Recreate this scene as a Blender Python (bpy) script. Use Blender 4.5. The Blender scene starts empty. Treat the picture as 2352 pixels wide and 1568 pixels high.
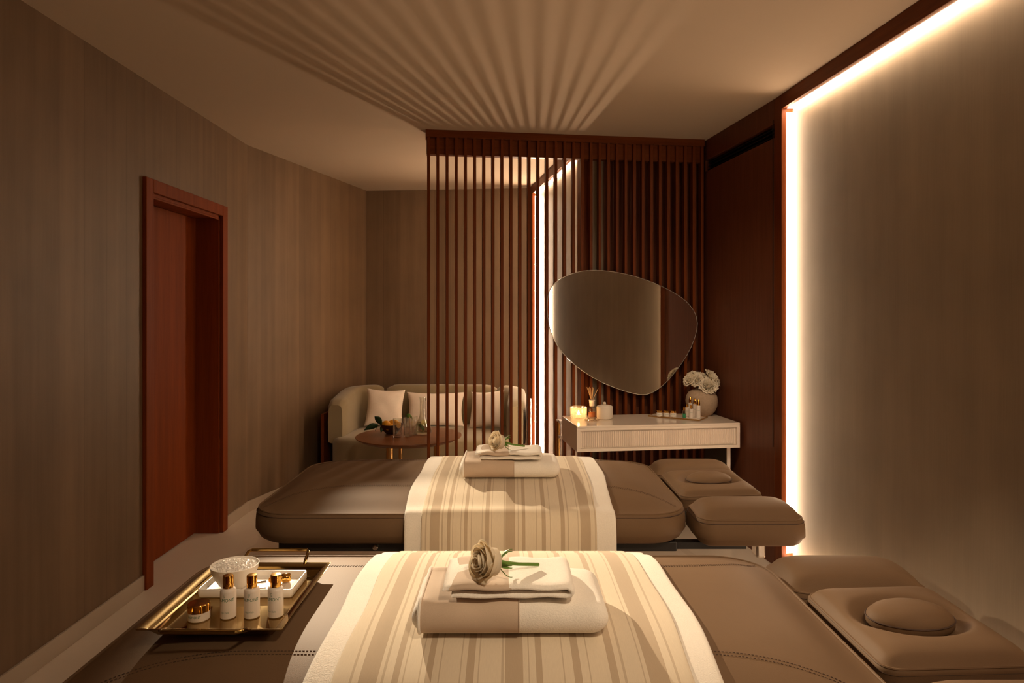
import bpy, math, random
from math import sin, cos, pi, tan, atan2, sqrt, radians, exp

random.seed(7)
SC = bpy.context.scene
COL = SC.collection

# ------------------------------------------------------------------ camera, world, exposure
cam_data = bpy.data.cameras.new('camera')
cam_data.sensor_width = 36.0
cam_data.lens = 24.0
cam_data.shift_y = -62.0 / 2352.0
cam_data.clip_start = 0.05
camera = bpy.data.objects.new('camera', cam_data)
camera.location = (0, 0, 1.4)
camera.rotation_euler = (pi / 2, 0, 0)
COL.objects.link(camera)
SC.camera = camera

world = bpy.data.worlds.new('world')
world.use_nodes = True
world.node_tree.nodes['Background'].inputs[0].default_value = (0.9, 0.6, 0.4, 1)
world.node_tree.nodes['Background'].inputs[1].default_value = 0.0
SC.world = world
SC.view_settings.view_transform = 'Standard'
SC.view_settings.look = 'None'
SC.view_settings.exposure = 0.0
SC.view_settings.gamma = 1.0
SC.cycles.max_bounces = 10
SC.cycles.diffuse_bounces = 5
SC.cycles.glossy_bounces = 5
SC.cycles.transparent_max_bounces = 24
SC.cycles.sample_clamp_indirect = 6.0
SC.cycles.caustics_reflective = True
SC.cycles.caustics_refractive = False

LED_COL = (1.0, 0.71, 0.47, 1)
LED_MAIN = 40.0
LED_NEAR = 30.0
LED_BACK = 170.0
LED_BACK_TOP = 18.0
LED_BACK_NEAR = 95.0

# two accent spot heads over the sofa corner, one aimed at each treatment table
from mathutils import Vector, Matrix, Quaternion
def accent(name, loc, target, energy, angle, blend, size=0.012):
    kl = bpy.data.lights.new(name, 'SPOT')
    kl.energy = energy
    kl.color = (1.0, 0.78, 0.53)
    kl.shadow_soft_size = size
    kl.spot_size = radians(angle)
    kl.spot_blend = blend
    ko = bpy.data.objects.new(name, kl)
    ko.location = loc
    ko.rotation_euler = (Vector(target) - Vector(loc)).to_track_quat('-Z', 'Y').to_euler()
    COL.objects.link(ko)
accent('accent_spot_near', (-1.24, 4.0, 1.85), (0.06, 1.50, 0.75), 640.0, 36, 0.8)
accent('accent_spot_far', (-1.24, 4.0, 1.85), (0.20, 2.80, 0.72), 130.0, 34, 0.7)
accent('front_fill_spot', (0.55, 0.15, 2.52), (0.05, 2.4, 0.75), 110.0, 66, 1.0, 0.10)  # added unseen fill, brightens surfaces facing the camera; no known fitting
accent('vanity_fill_spot', (0.75, 2.45, 2.56), (0.80, 4.10, 0.74), 55.0, 72, 1.0, 0.03)  # added unseen fill to lift the vanity top, not a known lamp

CEIL = 2.6

# ------------------------------------------------------------------ materials
def new_mat(name):
    m = bpy.data.materials.new(name)
    m.use_nodes = True
    nt = m.node_tree
    b = nt.nodes['Principled BSDF']
    return m, nt, b

def N(nt, kind, **kw):
    n = nt.nodes.new(kind)
    for k, v in kw.items():
        setattr(n, k, v)
    return n

def math_node(nt, op, a=None, b=None, clamp=False):
    n = nt.nodes.new('ShaderNodeMath')
    n.operation = op
    n.use_clamp = clamp
    for i, v in enumerate((a, b)):
        if v is None:
            continue
        if isinstance(v, (int, float)):
            n.inputs[i].default_value = v
        else:
            nt.links.new(v, n.inputs[i])
    return n.outputs[0]

def mixcol(nt, fac, a, b, blend='MIX'):
    n = nt.nodes.new('ShaderNodeMix')
    n.data_type = 'RGBA'
    n.blend_type = blend
    for s, v in ((n.inputs[0], fac), (n.inputs[6], a), (n.inputs[7], b)):
        if isinstance(v, (int, float)):
            s.default_value = v
        elif isinstance(v, tuple):
            s.default_value = v if len(v) == 4 else (*v, 1)
        else:
            nt.links.new(v, s)
    return n.outputs[2]

def coords(nt, scale=(1, 1, 1), kind='Object'):
    tc = nt.nodes.new('ShaderNodeTexCoord')
    mp = nt.nodes.new('ShaderNodeMapping')
    mp.inputs['Scale'].default_value = scale
    nt.links.new(tc.outputs[kind], mp.inputs[0])
    return mp.outputs[0]

def noise(nt, vec, scale, detail=3.0, rough=0.5):
    n = nt.nodes.new('ShaderNodeTexNoise')
    n.inputs['Scale'].default_value = scale
    n.inputs['Detail'].default_value = detail
    n.inputs['Roughness'].default_value = rough
    if vec is not None:
        nt.links.new(vec, n.inputs['Vector'])
    return n.outputs['Fac']

def bump(nt, b, h, strength, dist):
    n = nt.nodes.new('ShaderNodeBump')
    n.inputs['Strength'].default_value = strength
    n.inputs['Distance'].default_value = dist
    nt.links.new(h, n.inputs['Height'])
    nt.links.new(n.outputs[0], b.inputs['Normal'])

def plain(name, col, rough=0.5, metal=0.0, spec=0.5, coat=0.0):
    m, nt, b = new_mat(name)
    b.inputs['Base Color'].default_value = (*col, 1)
    b.inputs['Roughness'].default_value = rough
    b.inputs['Metallic'].default_value = metal
    b.inputs['Specular IOR Level'].default_value = spec
    b.inputs['Coat Weight'].default_value = coat
    return m

def wood(name, c1, c2, rough=0.42, vertical=True, scale=1.0):
    m, nt, b = new_mat(name)
    v = coords(nt, (22 * scale, 22 * scale, 1.1 * scale) if vertical else (1.1 * scale, 22 * scale, 22 * scale))
    f = noise(nt, v, 2.2, 5, 0.6)
    v2 = coords(nt, (120, 120, 4) if vertical else (4, 120, 120))
    f2 = noise(nt, v2, 1.5, 3, 0.6)
    r = nt.nodes.new('ShaderNodeValToRGB')
    r.color_ramp.elements[0].position = 0.3
    r.color_ramp.elements[1].position = 0.72
    r.color_ramp.elements[0].color = (*c1, 1)
    r.color_ramp.elements[1].color = (*c2, 1)
    nt.links.new(f, r.inputs[0])
    d = tuple(x * 0.6 for x in c1)
    c = mixcol(nt, math_node(nt, 'MULTIPLY', math_node(nt, 'SUBTRACT', f2, 0.5, True), 1.6, True), r.outputs[0], d)
    nt.links.new(c, b.inputs['Base Color'])
    b.inputs['Roughness'].default_value = rough
    b.inputs['Specular IOR Level'].default_value = 0.12
    bump(nt, b, f2, 0.15, 0.0008)
    return m

def wallpaper(name, col, pw=0.165, seam=True, streak=0.22):
    m, nt, b = new_mat(name)
    tc = nt.nodes.new('ShaderNodeTexCoord')
    sep = nt.nodes.new('ShaderNodeSeparateXYZ')
    nt.links.new(tc.outputs['Object'], sep.inputs[0])
    s = math_node(nt, 'DIVIDE', sep.outputs[0], pw)
    fl = math_node(nt, 'FLOOR', s)
    wn = nt.nodes.new('ShaderNodeTexWhiteNoise')
    wn.noise_dimensions = '1D'
    nt.links.new(fl, wn.inputs['W'])
    v = coords(nt, (8, 1, 0.30))
    f = noise(nt, v, 1.6, 5, 0.62)
    v3 = coords(nt, (3, 1, 2.2))
    f3 = noise(nt, v3, 1.3, 3, 0.5)
    v4 = coords(nt, (160, 1, 2.5))
    f4 = noise(nt, v4, 2.0, 2, 0.5)
    a = math_node(nt, 'MULTIPLY', math_node(nt, 'SUBTRACT', f, 0.5), streak * 3)
    a = math_node(nt, 'ADD', a, math_node(nt, 'MULTIPLY', math_node(nt, 'SUBTRACT', f3, 0.5), 0.45))
    a = math_node(nt, 'ADD', a, math_node(nt, 'MULTIPLY', math_node(nt, 'SUBTRACT', f4, 0.5), 0.16))
    if seam:
        a = math_node(nt, 'ADD', a, math_node(nt, 'MULTIPLY', math_node(nt, 'SUBTRACT', wn.outputs[0], 0.5), 0.20))
        fr = math_node(nt, 'FRACT', s)
        sm = math_node(nt, 'LESS_THAN', fr, 0.02)
        a = math_node(nt, 'SUBTRACT', a, math_node(nt, 'MULTIPLY', sm, 0.28))
    k = math_node(nt, 'ADD', a, 1.0)
    cx = nt.nodes.new('ShaderNodeVectorMath')
    cx.operation = 'SCALE'
    cx.inputs[0].default_value = col
    nt.links.new(k, cx.inputs['Scale'])
    nt.links.new(cx.outputs[0], b.inputs['Base Color'])
    b.inputs['Roughness'].default_value = 0.55
    b.inputs['Specular IOR Level'].default_value = 0.3
    bump(nt, b, f4, 0.12, 0.002)
    return m

def textile(name, col, scale=900, strength=0.5, dist=0.002, var=0.12, fuzz=0.3):
    m, nt, b = new_mat(name)
    v = coords(nt)
    f = noise(nt, v, scale, 2, 0.7)
    g = noise(nt, v, 14, 3, 0.6)
    k = math_node(nt, 'ADD', math_node(nt, 'MULTIPLY', math_node(nt, 'SUBTRACT', f, 0.5), var * 2), 1.0)
    k = math_node(nt, 'ADD', k, math_node(nt, 'MULTIPLY', math_node(nt, 'SUBTRACT', g, 0.5), var))
    cx = nt.nodes.new('ShaderNodeVectorMath')
    cx.operation = 'SCALE'
    cx.inputs[0].default_value = col
    nt.links.new(k, cx.inputs['Scale'])
    nt.links.new(cx.outputs[0], b.inputs['Base Color'])
    b.inputs['Roughness'].default_value = 0.95
    b.inputs['Specular IOR Level'].default_value = 0.1
    b.inputs['Sheen Weight'].default_value = fuzz
    bump(nt, b, f, strength, dist)
    return m

def leather(name, col):
    m, nt, b = new_mat(name)
    v = coords(nt)
    vo = nt.nodes.new('ShaderNodeTexVoronoi')
    vo.inputs['Scale'].default_value = 520
    nt.links.new(v, vo.inputs['Vector'])
    g = noise(nt, v, 6, 3, 0.6)
    c = mixcol(nt, g, tuple(x * 0.93 for x in col), tuple(x * 1.07 for x in col))
    nt.links.new(c, b.inputs['Base Color'])
    b.inputs['Roughness'].default_value = 0.62
    b.inputs['Specular IOR Level'].default_value = 0.16
    bump(nt, b, vo.outputs['Distance'], 0.3, 0.0004)
    return m

def emission(name, col, strength):
    m, nt, b = new_mat(name)
    b.inputs['Base Color'].default_value = (0, 0, 0, 1)
    b.inputs['Emission Color'].default_value = col
    b.inputs['Emission Strength'].default_value = strength
    return m

def thin_glass(name, tint=(0.93, 0.93, 0.90), amount=1.0, frost=0.0):
    m, nt, b = new_mat(name)
    nt.nodes.remove(b)
    out = nt.nodes['Material Output']
    tr = nt.nodes.new('ShaderNodeBsdfTransparent')
    tr.inputs[0].default_value = (*tint, 1)
    gl = nt.nodes.new('ShaderNodeBsdfGlossy')
    gl.inputs['Roughness'].default_value = 0.03
    gl.inputs['Color'].default_value = (1, 1, 1, 1)
    lw = nt.nodes.new('ShaderNodeLayerWeight')
    lw.inputs[0].default_value = 0.35
    f = math_node(nt, 'MULTIPLY', lw.outputs['Facing'], 0.6 * amount)
    f = math_node(nt, 'ADD', f, 0.05 * amount)
    mx = nt.nodes.new('ShaderNodeMixShader')
    nt.links.new(f, mx.inputs[0])
    nt.links.new(tr.outputs[0], mx.inputs[1])
    nt.links.new(gl.outputs[0], mx.inputs[2])
    res = mx.outputs[0]
    if frost:
        tl = nt.nodes.new('ShaderNodeBsdfTranslucent')
        tl.inputs[0].default_value = (0.95, 0.9, 0.82, 1)
        m2 = nt.nodes.new('ShaderNodeMixShader')
        m2.inputs[0].default_value = frost
        nt.links.new(res, m2.inputs[1]); nt.links.new(tl.outputs[0], m2.inputs[2])
        res = m2.outputs[0]
    nt.links.new(res, out.inputs[0])
    return m

def petal_mat(name, col, inner, through=0.5):
    m, nt, b = new_mat(name)
    g = noise(nt, coords(nt), 30, 2, 0.5)
    c = mixcol(nt, g, col, inner)
    nt.links.new(c, b.inputs['Base Color'])
    b.inputs['Roughness'].default_value = 0.6
    b.inputs['Specular IOR Level'].default_value = 0.2
    tr = nt.nodes.new('ShaderNodeBsdfTranslucent')
    nt.links.new(c, tr.inputs[0])
    mx = nt.nodes.new('ShaderNodeMixShader')
    mx.inputs[0].default_value = through
    nt.links.new(b.outputs[0], mx.inputs[1]); nt.links.new(tr.outputs[0], mx.inputs[2])
    nt.links.new(mx.outputs[0], nt.nodes['Material Output'].inputs[0])
    return m

def stripe_mat(name):
    m, nt, b = new_mat(name)
    tc = nt.nodes.new('ShaderNodeTexCoord')
    sep = nt.nodes.new('ShaderNodeSeparateXYZ')
    nt.links.new(tc.outputs['Object'], sep.inputs[0])
    t = math_node(nt, 'DIVIDE', math_node(nt, 'ADD', sep.outputs[0], 0.315), 0.63)
    lo, hi = 1140.0, 2215.0
    wide = [(1180, 1240), (1285, 1307), (1388, 1410), (1520, 1545), (1645, 1705), (1748, 1768), (1870, 1895), (1985, 2010), (2110, 2170)]
    thin = [(1150, 1158), (1252, 1258), (1318, 1322), (1368, 1374), (1432, 1438), (1500, 1505), (1558, 1563), (1635, 1640), (1720, 1725), (1833, 1838), (1920, 1924), (2030, 2035), (2092, 2097), (2198, 2205)]
    def ramp(bands, w):
        r = nt.nodes.new('ShaderNodeValToRGB')
        r.color_ramp.interpolation = 'CONSTANT'
        e = r.color_ramp.elements
        e[0].position = 0; e[0].color = (0, 0, 0, 1)
        e[1].position = 1; e[1].color = (0, 0, 0, 1)
        for a, c in bands:
            x = e.new((a - lo) / (hi - lo)); x.color = (w, w, w, 1)
            y = e.new((c - lo) / (hi - lo)); y.color = (0, 0, 0, 1)
        nt.links.new(t, r.inputs[0])
        return r.outputs[0]
    f = math_node(nt, 'ADD', ramp(wide, 0.85), ramp(thin, 0.62), True)
    c = mixcol(nt, f, (0.76, 0.655, 0.50, 1), (0.48, 0.37, 0.255, 1))
    v = coords(nt, (1, 1, 1))
    g = noise(nt, coords(nt, (900, 60, 60)), 1.0, 2, 0.6)
    h = noise(nt, v, 900, 2, 0.6)
    c = mixcol(nt, math_node(nt, 'MULTIPLY', g, 0.22), c, (0.30, 0.22, 0.15, 1))
    nt.links.new(c, b.inputs['Base Color'])
    b.inputs['Roughness'].default_value = 0.95
    b.inputs['Specular IOR Level'].default_value = 0.1
    b.inputs['Sheen Weight'].default_value = 0.2
    bump(nt, b, h, 0.35, 0.0004)
    return m

def stone_floor(name):
    m, nt, b = new_mat(name)
    v = coords(nt)
    f = noise(nt, v, 1.6, 6, 0.65)
    w = nt.nodes.new('ShaderNodeTexWave')
    w.inputs['Scale'].default_value = 0.5
    w.inputs['Distortion'].default_value = 9
    w.inputs['Detail'].default_value = 4
    nt.links.new(v, w.inputs['Vector'])
    c = mixcol(nt, f, (0.66, 0.56, 0.46, 1), (0.76, 0.67, 0.56, 1))
    k = math_node(nt, 'GREATER_THAN', w.outputs['Fac'], 0.965)
    c = mixcol(nt, math_node(nt, 'MULTIPLY', k, 0.22), c, (0.36, 0.27, 0.19, 1))
    nt.links.new(c, b.inputs['Base Color'])
    b.inputs['Roughness'].default_value = 0.32
    return m

def marble(name):
    m, nt, b = new_mat(name)
    v = coords(nt)
    f = noise(nt, v, 22, 6, 0.65)
    c = mixcol(nt, math_node(nt, 'GREATER_THAN', f, 0.62), (0.82, 0.78, 0.72, 1), (0.66, 0.60, 0.52, 1))
    nt.links.new(c, b.inputs['Base Color'])
    b.inputs['Roughness'].default_value = 0.25
    return m

M = {}
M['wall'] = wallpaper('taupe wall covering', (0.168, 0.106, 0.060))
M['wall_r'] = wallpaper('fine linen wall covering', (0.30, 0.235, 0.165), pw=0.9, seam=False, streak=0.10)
M['ceiling'] = plain('ceiling paint', (0.50, 0.40, 0.30), 0.9, spec=0.1)
M['floor'] = stone_floor('beige stone floor')
M['skirting'] = plain('beige skirting', (0.42, 0.34, 0.26), 0.4)
M['wood'] = wood('dark red brown wood', (0.12, 0.027, 0.005), (0.19, 0.046, 0.009))
M['wood_h'] = wood('dark red brown wood horizontal', (0.12, 0.028, 0.006), (0.18, 0.046, 0.010), vertical=False)
M['wood_dark'] = wood('darker wall wood', (0.12, 0.040, 0.020), (0.17, 0.060, 0.03), rough=0.38)
M['wood_door'] = wood('door wood', (0.16, 0.030, 0.004), (0.23, 0.045, 0.006), rough=0.6, scale=0.5)
M['wood_table'] = wood('walnut table', (0.13, 0.050, 0.022), (0.20, 0.08, 0.035), vertical=False, rough=0.3)
M['led_main'] = emission('led diffuser', LED_COL, LED_MAIN)
M['led_back'] = emission('led diffuser by sofa', LED_COL, LED_BACK)
M['led_main_near'] = emission('led diffuser near end', LED_COL, LED_NEAR)
M['led_back_top'] = emission('led diffuser alcove top', LED_COL, LED_BACK_TOP)
M['led_back_near'] = emission('led diffuser alcove near end', LED_COL, LED_BACK_NEAR)
M['leather'] = leather('taupe leather', (0.17, 0.103, 0.056))
M['stitch'] = plain('dark thread', (0.07, 0.038, 0.024), 0.8)
M['terry'] = textile('cream terry', (0.86, 0.80, 0.71), 330, 0.7, 0.0016, 0.10)
M['linen'] = textile('tan linen', (0.56, 0.43, 0.32), 900, 0.3, 0.0004, 0.16)
M['stripe'] = stripe_mat('striped woven throw')
M['boucle'] = textile('boucle cushion', (0.86, 0.74, 0.62), 240, 0.6, 0.0015, 0.10)
M['sofa'] = textile('olive beige upholstery', (0.26, 0.205, 0.12), 700, 0.2, 0.0003, 0.08)
M['gold'] = plain('polished gold', (0.83, 0.46, 0.10), 0.10, 1.0)
M['tray_gold'] = plain('antique gold tray', (0.42, 0.28, 0.10), 0.10, 1.0)
M['brass'] = plain('brushed brass', (0.62, 0.38, 0.14), 0.28, 1.0)
M['chrome'] = plain('chrome', (0.75, 0.72, 0.68), 0.12, 1.0)
M['black'] = plain('black metal', (0.012, 0.010, 0.009), 0.5)
M['grey_metal'] = plain('grey green metal', (0.07, 0.068, 0.055), 0.35, 0.3)
M['lacquer'] = plain('white lacquer', (0.80, 0.69, 0.58), 0.16, coat=0.3)
M['lacquer_matt'] = plain('white satin lacquer', (0.80, 0.69, 0.58), 0.4)
M['plastic'] = plain('white bottle plastic', (0.80, 0.72, 0.64), 0.28)
M['porcelain'] = plain('cream porcelain', (0.78, 0.69, 0.58), 0.4)
M['green'] = plain('green print', (0.01, 0.16, 0.07), 0.5)
M['greygreen'] = plain('grey green print', (0.20, 0.30, 0.22), 0.5)
M['green_liquid'] = plain('green lotion', (0.02, 0.35, 0.17), 0.2)
M['amber'] = plain('amber oil', (0.45, 0.12, 0.02), 0.15)
M['reed'] = plain('reed', (0.62, 0.36, 0.16), 0.8)
M['marble'] = marble('cream marble')
M['bowl'] = plain('frosted white bowl', (0.78, 0.72, 0.64), 0.3)
M['salt'] = plain('salt', (0.85, 0.80, 0.74), 0.25)
M['stone'] = textile('rough sandstone', (0.42, 0.31, 0.22), 60, 0.4, 0.003, 0.22, 0.0)
M['glass'] = thin_glass('clear glass')
M['glass_warm'] = thin_glass('cut glass', (0.85, 0.80, 0.72), 1.5, 0.16)
M['water'] = thin_glass('water', (0.86, 0.88, 0.78), 1.2)
M['wax'] = plain('white wax', (0.8, 0.7, 0.55), 0.5)
M['flame'] = emission('candle flame', (1.0, 0.62, 0.24, 1), 60.0)
M['petal'] = petal_mat('cream rose petal', (0.93, 0.88, 0.76, 1), (0.91, 0.80, 0.62, 1))
M['peony'] = petal_mat('white peony petal', (0.90, 0.84, 0.72, 1), (0.88, 0.78, 0.60, 1), 0.2)
M['leaf'] = plain('rose stem green', (0.10, 0.20, 0.02), 0.5)
M['leaf_dark'] = plain('dark leaf green', (0.012, 0.045, 0.012), 0.45)
M['mint'] = plain('mint leaf', (0.10, 0.20, 0.03), 0.5)
M['lemon'] = plain('lemon', (0.72, 0.34, 0.02), 0.45)
M['lemon_flesh'] = plain('lemon flesh', (0.80, 0.68, 0.28), 0.4)
M['dark_wood'] = plain('dark wooden bowl', (0.035, 0.012, 0.008), 0.4)
m, nt, b = new_mat('mirror silver')
b.inputs['Base Color'].default_value = (0.86, 0.84, 0.80, 1)
b.inputs['Metallic'].default_value = 1.0
b.inputs['Roughness'].default_value = 0.01
M['mirror'] = m
M['mirror_edge'] = plain('polished mirror edge', (0.8, 0.75, 0.68), 0.15, 0.6)

# ------------------------------------------------------------------ geometry helpers
class G:
    """collects vertices and faces of one mesh"""
    def __init__(self):
        self.v = []; self.f = []
    def add(self, v, f):
        o = len(self.v)
        self.v += [tuple(p) for p in v]
        self.f += [tuple(i + o for i in q) for q in f]
        return self
    def box(self, x0, x1, y0, y1, z0, z1):
        return self.add([(x0, y0, z0), (x1, y0, z0), (x1, y1, z0), (x0, y1, z0), (x0, y0, z1), (x1, y0, z1), (x1, y1, z1), (x0, y1, z1)],
                        [(0, 3, 2, 1), (4, 5, 6, 7), (0, 1, 5, 4), (1, 2, 6, 5), (2, 3, 7, 6), (3, 0, 4, 7)])
    def lathe(self, prof, n=32, c=(0, 0, 0)):
        v = []; f = []
        k = len(prof)
        for i in range(n):
            a = 2 * pi * i / n
            for r, z in prof:
                v.append((c[0] + r * cos(a), c[1] + r * sin(a), c[2] + z))
        for i in range(n):
            j = (i + 1) % n
            for q in range(k - 1):
                f.append((i * k + q, j * k + q, j * k + q + 1, i * k + q + 1))
        f.append(tuple(i * k for i in reversed(range(n))))
        f.append(tuple(i * k + k - 1 for i in range(n)))
        return self.add(v, f)
    def tube(self, path, r, n=8, closed=False):
        P = [Vector(p) for p in path]
        L = len(P)
        rr = r if isinstance(r, (list, tuple)) else [r] * L
        v = []; f = []
        up = Vector((0, 0, 1))
        prev = None
        for i, p in enumerate(P):
            if closed:
                t = (P[(i + 1) % L] - P[i - 1]).normalized()
            else:
                t = (P[min(i + 1, L - 1)] - P[max(i - 1, 0)]).normalized()
            if prev is None:
                a = t.cross(up)
                if a.length < 1e-3:
                    a = t.cross(Vector((1, 0, 0)))
            else:
                a = prev - t * prev.dot(t)
            a.normalize(); prev = a
            bb = t.cross(a)
            for k in range(n):
                an = 2 * pi * k / n
                v.append(p + (a * cos(an) + bb * sin(an)) * rr[i])
        m_ = L if closed else L - 1
        for i in range(m_):
            j = (i + 1) % L
            for k in range(n):
                k2 = (k + 1) % n
                f.append((i * n + k, i * n + k2, j * n + k2, j * n + k))
        if not closed:
            f.append(tuple(reversed(range(n))))
            f.append(tuple((L - 1) * n + k for k in range(n)))
        return self.add(v, f)
    def grid(self, rows, close_u=False, close_v=False):
        R = len(rows); K = len(rows[0])
        v = [p for r in rows for p in r]
        f = []
        for i in range(R if close_v else R - 1):
            i2 = (i + 1) % R
            for j in range(K if close_u else K - 1):
                j2 = (j + 1) % K
                f.append((i * K + j, i * K + j2, i2 * K + j2, i2 * K + j))
        return self.add(v, f)
    def ball(self, c, r, n=16, s=(1, 1, 1)):
        prof = [(max(1e-5, r * sin(pi * i / n)), -r * cos(pi * i / n)) for i in range(n + 1)]
        g = G().lathe(prof, n * 2)
        return self.add([(c[0] + x * s[0], c[1] + y * s[1], c[2] + z * s[2]) for x, y, z in g.v], g.f)
    def xf(self, mt):
        self.v = [tuple(mt @ Vector(p)) for p in self.v]
        return self

def put(name, g, mat, parent=None, loc=(0, 0, 0), rz=0.0, smooth=True, angle=35, bevel=0, seg=2, sub=0, rot=None):
    me = bpy.data.meshes.new(name)
    me.from_pydata(g.v, [], g.f)
    me.materials.append(M[mat] if isinstance(mat, str) else mat)
    me.update()
    if smooth:
        me.polygons.foreach_set('use_smooth', [True] * len(me.polygons))
        me.set_sharp_from_angle(angle=radians(angle))
    o = bpy.data.objects.new(name, me)
    COL.objects.link(o)
    o.location = loc
    o.rotation_euler = rot if rot is not None else (0, 0, rz)
    if bevel:
        b = o.modifiers.new('bevel', 'BEVEL'); b.width = bevel; b.segments = seg; b.limit_method = 'ANGLE'; b.angle_limit = radians(40)
    if sub:
        b = o.modifiers.new('subdivision', 'SUBSURF'); b.levels = sub; b.render_levels = sub
    if parent is not None:
        o.parent = parent
    return o

def thing(name, label, cat, loc=(0, 0, 0), rz=0.0, group=None, rot=None):
    o = bpy.data.objects.new(name, None)
    o.empty_display_size = 0.05
    COL.objects.link(o)
    o.location = loc
    o.rotation_euler = rot if rot is not None else (0, 0, rz)
    o['label'] = label; o['category'] = cat
    if group: o['group'] = group
    return o

def tag(o, label, cat, group=None, kind=None):
    o['label'] = label; o['category'] = cat
    if group: o['group'] = group
    if kind: o['kind'] = kind
    return o

def struct(o):
    o['kind'] = 'structure'
    return o

def copy_tree(o, parent=None):
    c = o.copy(); COL.objects.link(c)
    if parent is not None:
        c.parent = parent
    for ch in list(o.children):
        copy_tree(ch, c)
    return c

def text_geo(s, size, extrude=0.0):
    cu = bpy.data.curves.new('t', 'FONT')
    cu.body = s; cu.size = size; cu.extrude = extrude
    cu.align_x = 'CENTER'; cu.align_y = 'CENTER'
    ob = bpy.data.objects.new('t', cu)
    COL.objects.link(ob)
    dg = bpy.context.evaluated_depsgraph_get()
    me = bpy.data.meshes.new_from_object(ob.evaluated_get(dg))
    g = G().add([tuple(v.co) for v in me.vertices], [tuple(p.vertices) for p in me.polygons])
    bpy.data.objects.remove(ob); bpy.data.curves.remove(cu); bpy.data.meshes.remove(me)
    return g

def wrap(g, r, z, ang=-pi / 2):
    """bend flat lettering around a cylinder of radius r"""
    g.v = [((r) * cos(ang + x / r), (r) * sin(ang + x / r), z + y) for x, y, _ in g.v]
    return g

def rrect(a, b, r, n=8, m=0):
    """rounded rectangle outline, half sizes a and b; m extra points on every straight side"""
    r = max(min(r, a - 1e-4, b - 1e-4), 1e-4)
    if m:
        base = rrect(a, b, r, n)
        out = []
        for k in range(4):
            seg = base[k * (n + 1):(k + 1) * (n + 1)]
            nx = base[((k + 1) % 4) * (n + 1)]
            out += seg
            p = seg[-1]
            out += [(p[0] + (nx[0] - p[0]) * i / (m + 1), p[1] + (nx[1] - p[1]) * i / (m + 1)) for i in range(1, m + 1)]
        return out
    out = []
    for cx, cy, a0 in ((a - r, b - r, 0), (-(a - r), b - r, pi / 2), (-(a - r), -(b - r), pi), (a - r, -(b - r), 1.5 * pi)):
        for i in range(n + 1):
            t = a0 + (pi / 2) * i / n
            out.append((cx + r * cos(t), cy + r * sin(t)))
    return out

# ------------------------------------------------------------------ room shell
def wall_frame(P, Q):
    d = Vector((Q[0] - P[0], Q[1] - P[1]))
    return d.length, atan2(d.y, d.x)

def slab_wall(name, P, Q, mat='wall', y0=0.0, t=0.12, holes=None, ext=0.0):
    L, a = wall_frame(P, Q)
    g = G()
    if holes:
        x0, x1, zt = holes
        g.box(0, x0, y0, y0 + t, 0, CEIL)
        g.box(x1, L, y0, y0 + t, 0, CEIL)
        g.box(x0, x1, y0, y0 + t, zt, CEIL)
    else:
        g.box(-ext, L + ext, y0, y0 + t, 0, CEIL)
    return struct(put(name, g, mat, loc=(P[0], P[1], 0), rz=a, smooth=False))

def skirting(name, P, Q, spans):
    L, a = wall_frame(P, Q)
    g = G()
    for s0, s1 in spans:
        g.box(s0 if s0 is not None else 0, s1 if s1 is not None else L, -0.012, 0.0, 0, 0.078)
    return struct(put(name, g, 'skirting', loc=(P[0], P[1], 0), rz=a, smooth=False, bevel=0.002))

A0 = (-1.875, -1.3); A1 = (-1.875, 4.84); A2 = (-1.411, 6.625); A3 = (0.19, 6.485)
B1 = (0.174, 6.43); B2 = (0.466, 4.64)
TA = 0.137                     # slope of the slatted screen and of the vanity
ANG = math.atan(TA)
C0 = (0.466, 4.655); C1 = (1.328, 4.655 + TA * (1.328 - 0.466))
D1 = (1.463, 3.806)
E1 = (1.463 + 0.0777 * (3.806 + 1.3), -1.3)

g = G().box(-3.2, 3.2, -1.6, 7.2, -0.1, 0.0)
struct(put('floor', g, 'floor', smooth=False))
g = G().box(-3.2, 3.2, -1.6, 7.2, CEIL, CEIL + 0.1)
struct(put('ceiling', g, 'ceiling', smooth=False))

DY0, DY1 = 3.53, 4.385         # door opening along the left wall
slab_wall('wall_left', A0, A1, holes=(DY0 + 1.3, DY1 + 1.3, 2.035))
slab_wall('wall_left_angled', A1, A2)
slab_wall('wall_back', A2, A3)
slab_wall('wall_front', E1, A0, mat='wood_dark')
skirting('baseboard_left', A0, A1, [(0, DY0 + 1.3 - 0.068), (DY1 + 1.3 + 0.068, None)])
skirting('baseboard_left_angled', A1, A2, [(0, None)])
skirting('baseboard_back', A2, A3, [(0, None)])

# ---- door in the left wall
L, a = wall_frame(A0, A1)
door = thing('door_1', 'reddish wooden door set deep in the left wall', 'door', loc=(A0[0], A0[1], 0), rz=a)
del door['category']; del door['label']; door['kind'] = 'structure'
s0, s1 = DY0 + 1.3, DY1 + 1.3
g = G().box(s0 - 0.068, s0 + 0.003, -0.022, 0.0, 0, 2.10).box(s1 - 0.003, s1 + 0.068, -0.022, 0.0, 0, 2.10).box(s0 + 0.003, s1 - 0.003, -0.022, 0.0, 2.032, 2.10)
put('door_casing', g, 'wood_door', door, smooth=False, bevel=0.003)
g = G().box(s0, s0 + 0.02, 0.0, 0.19, 0, 2.035).box(s1 - 0.02, s1, 0.0, 0.19, 0, 2.035).box(s0, s1, 0.0, 0.19, 2.015, 2.035)
g.box(s0 + 0.02, s1 - 0.02, 0.0, 0.004, 2.005, 2.015)
put('door_jamb', g, 'wood_door', door, smooth=False, bevel=0.002)
g = G().box(s0 + 0.022, s1 - 0.022, 0.145, 0.185, 0.009, 2.012)
put('door_leaf', g, 'wood_door', door, smooth=False, bevel=0.002)
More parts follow.
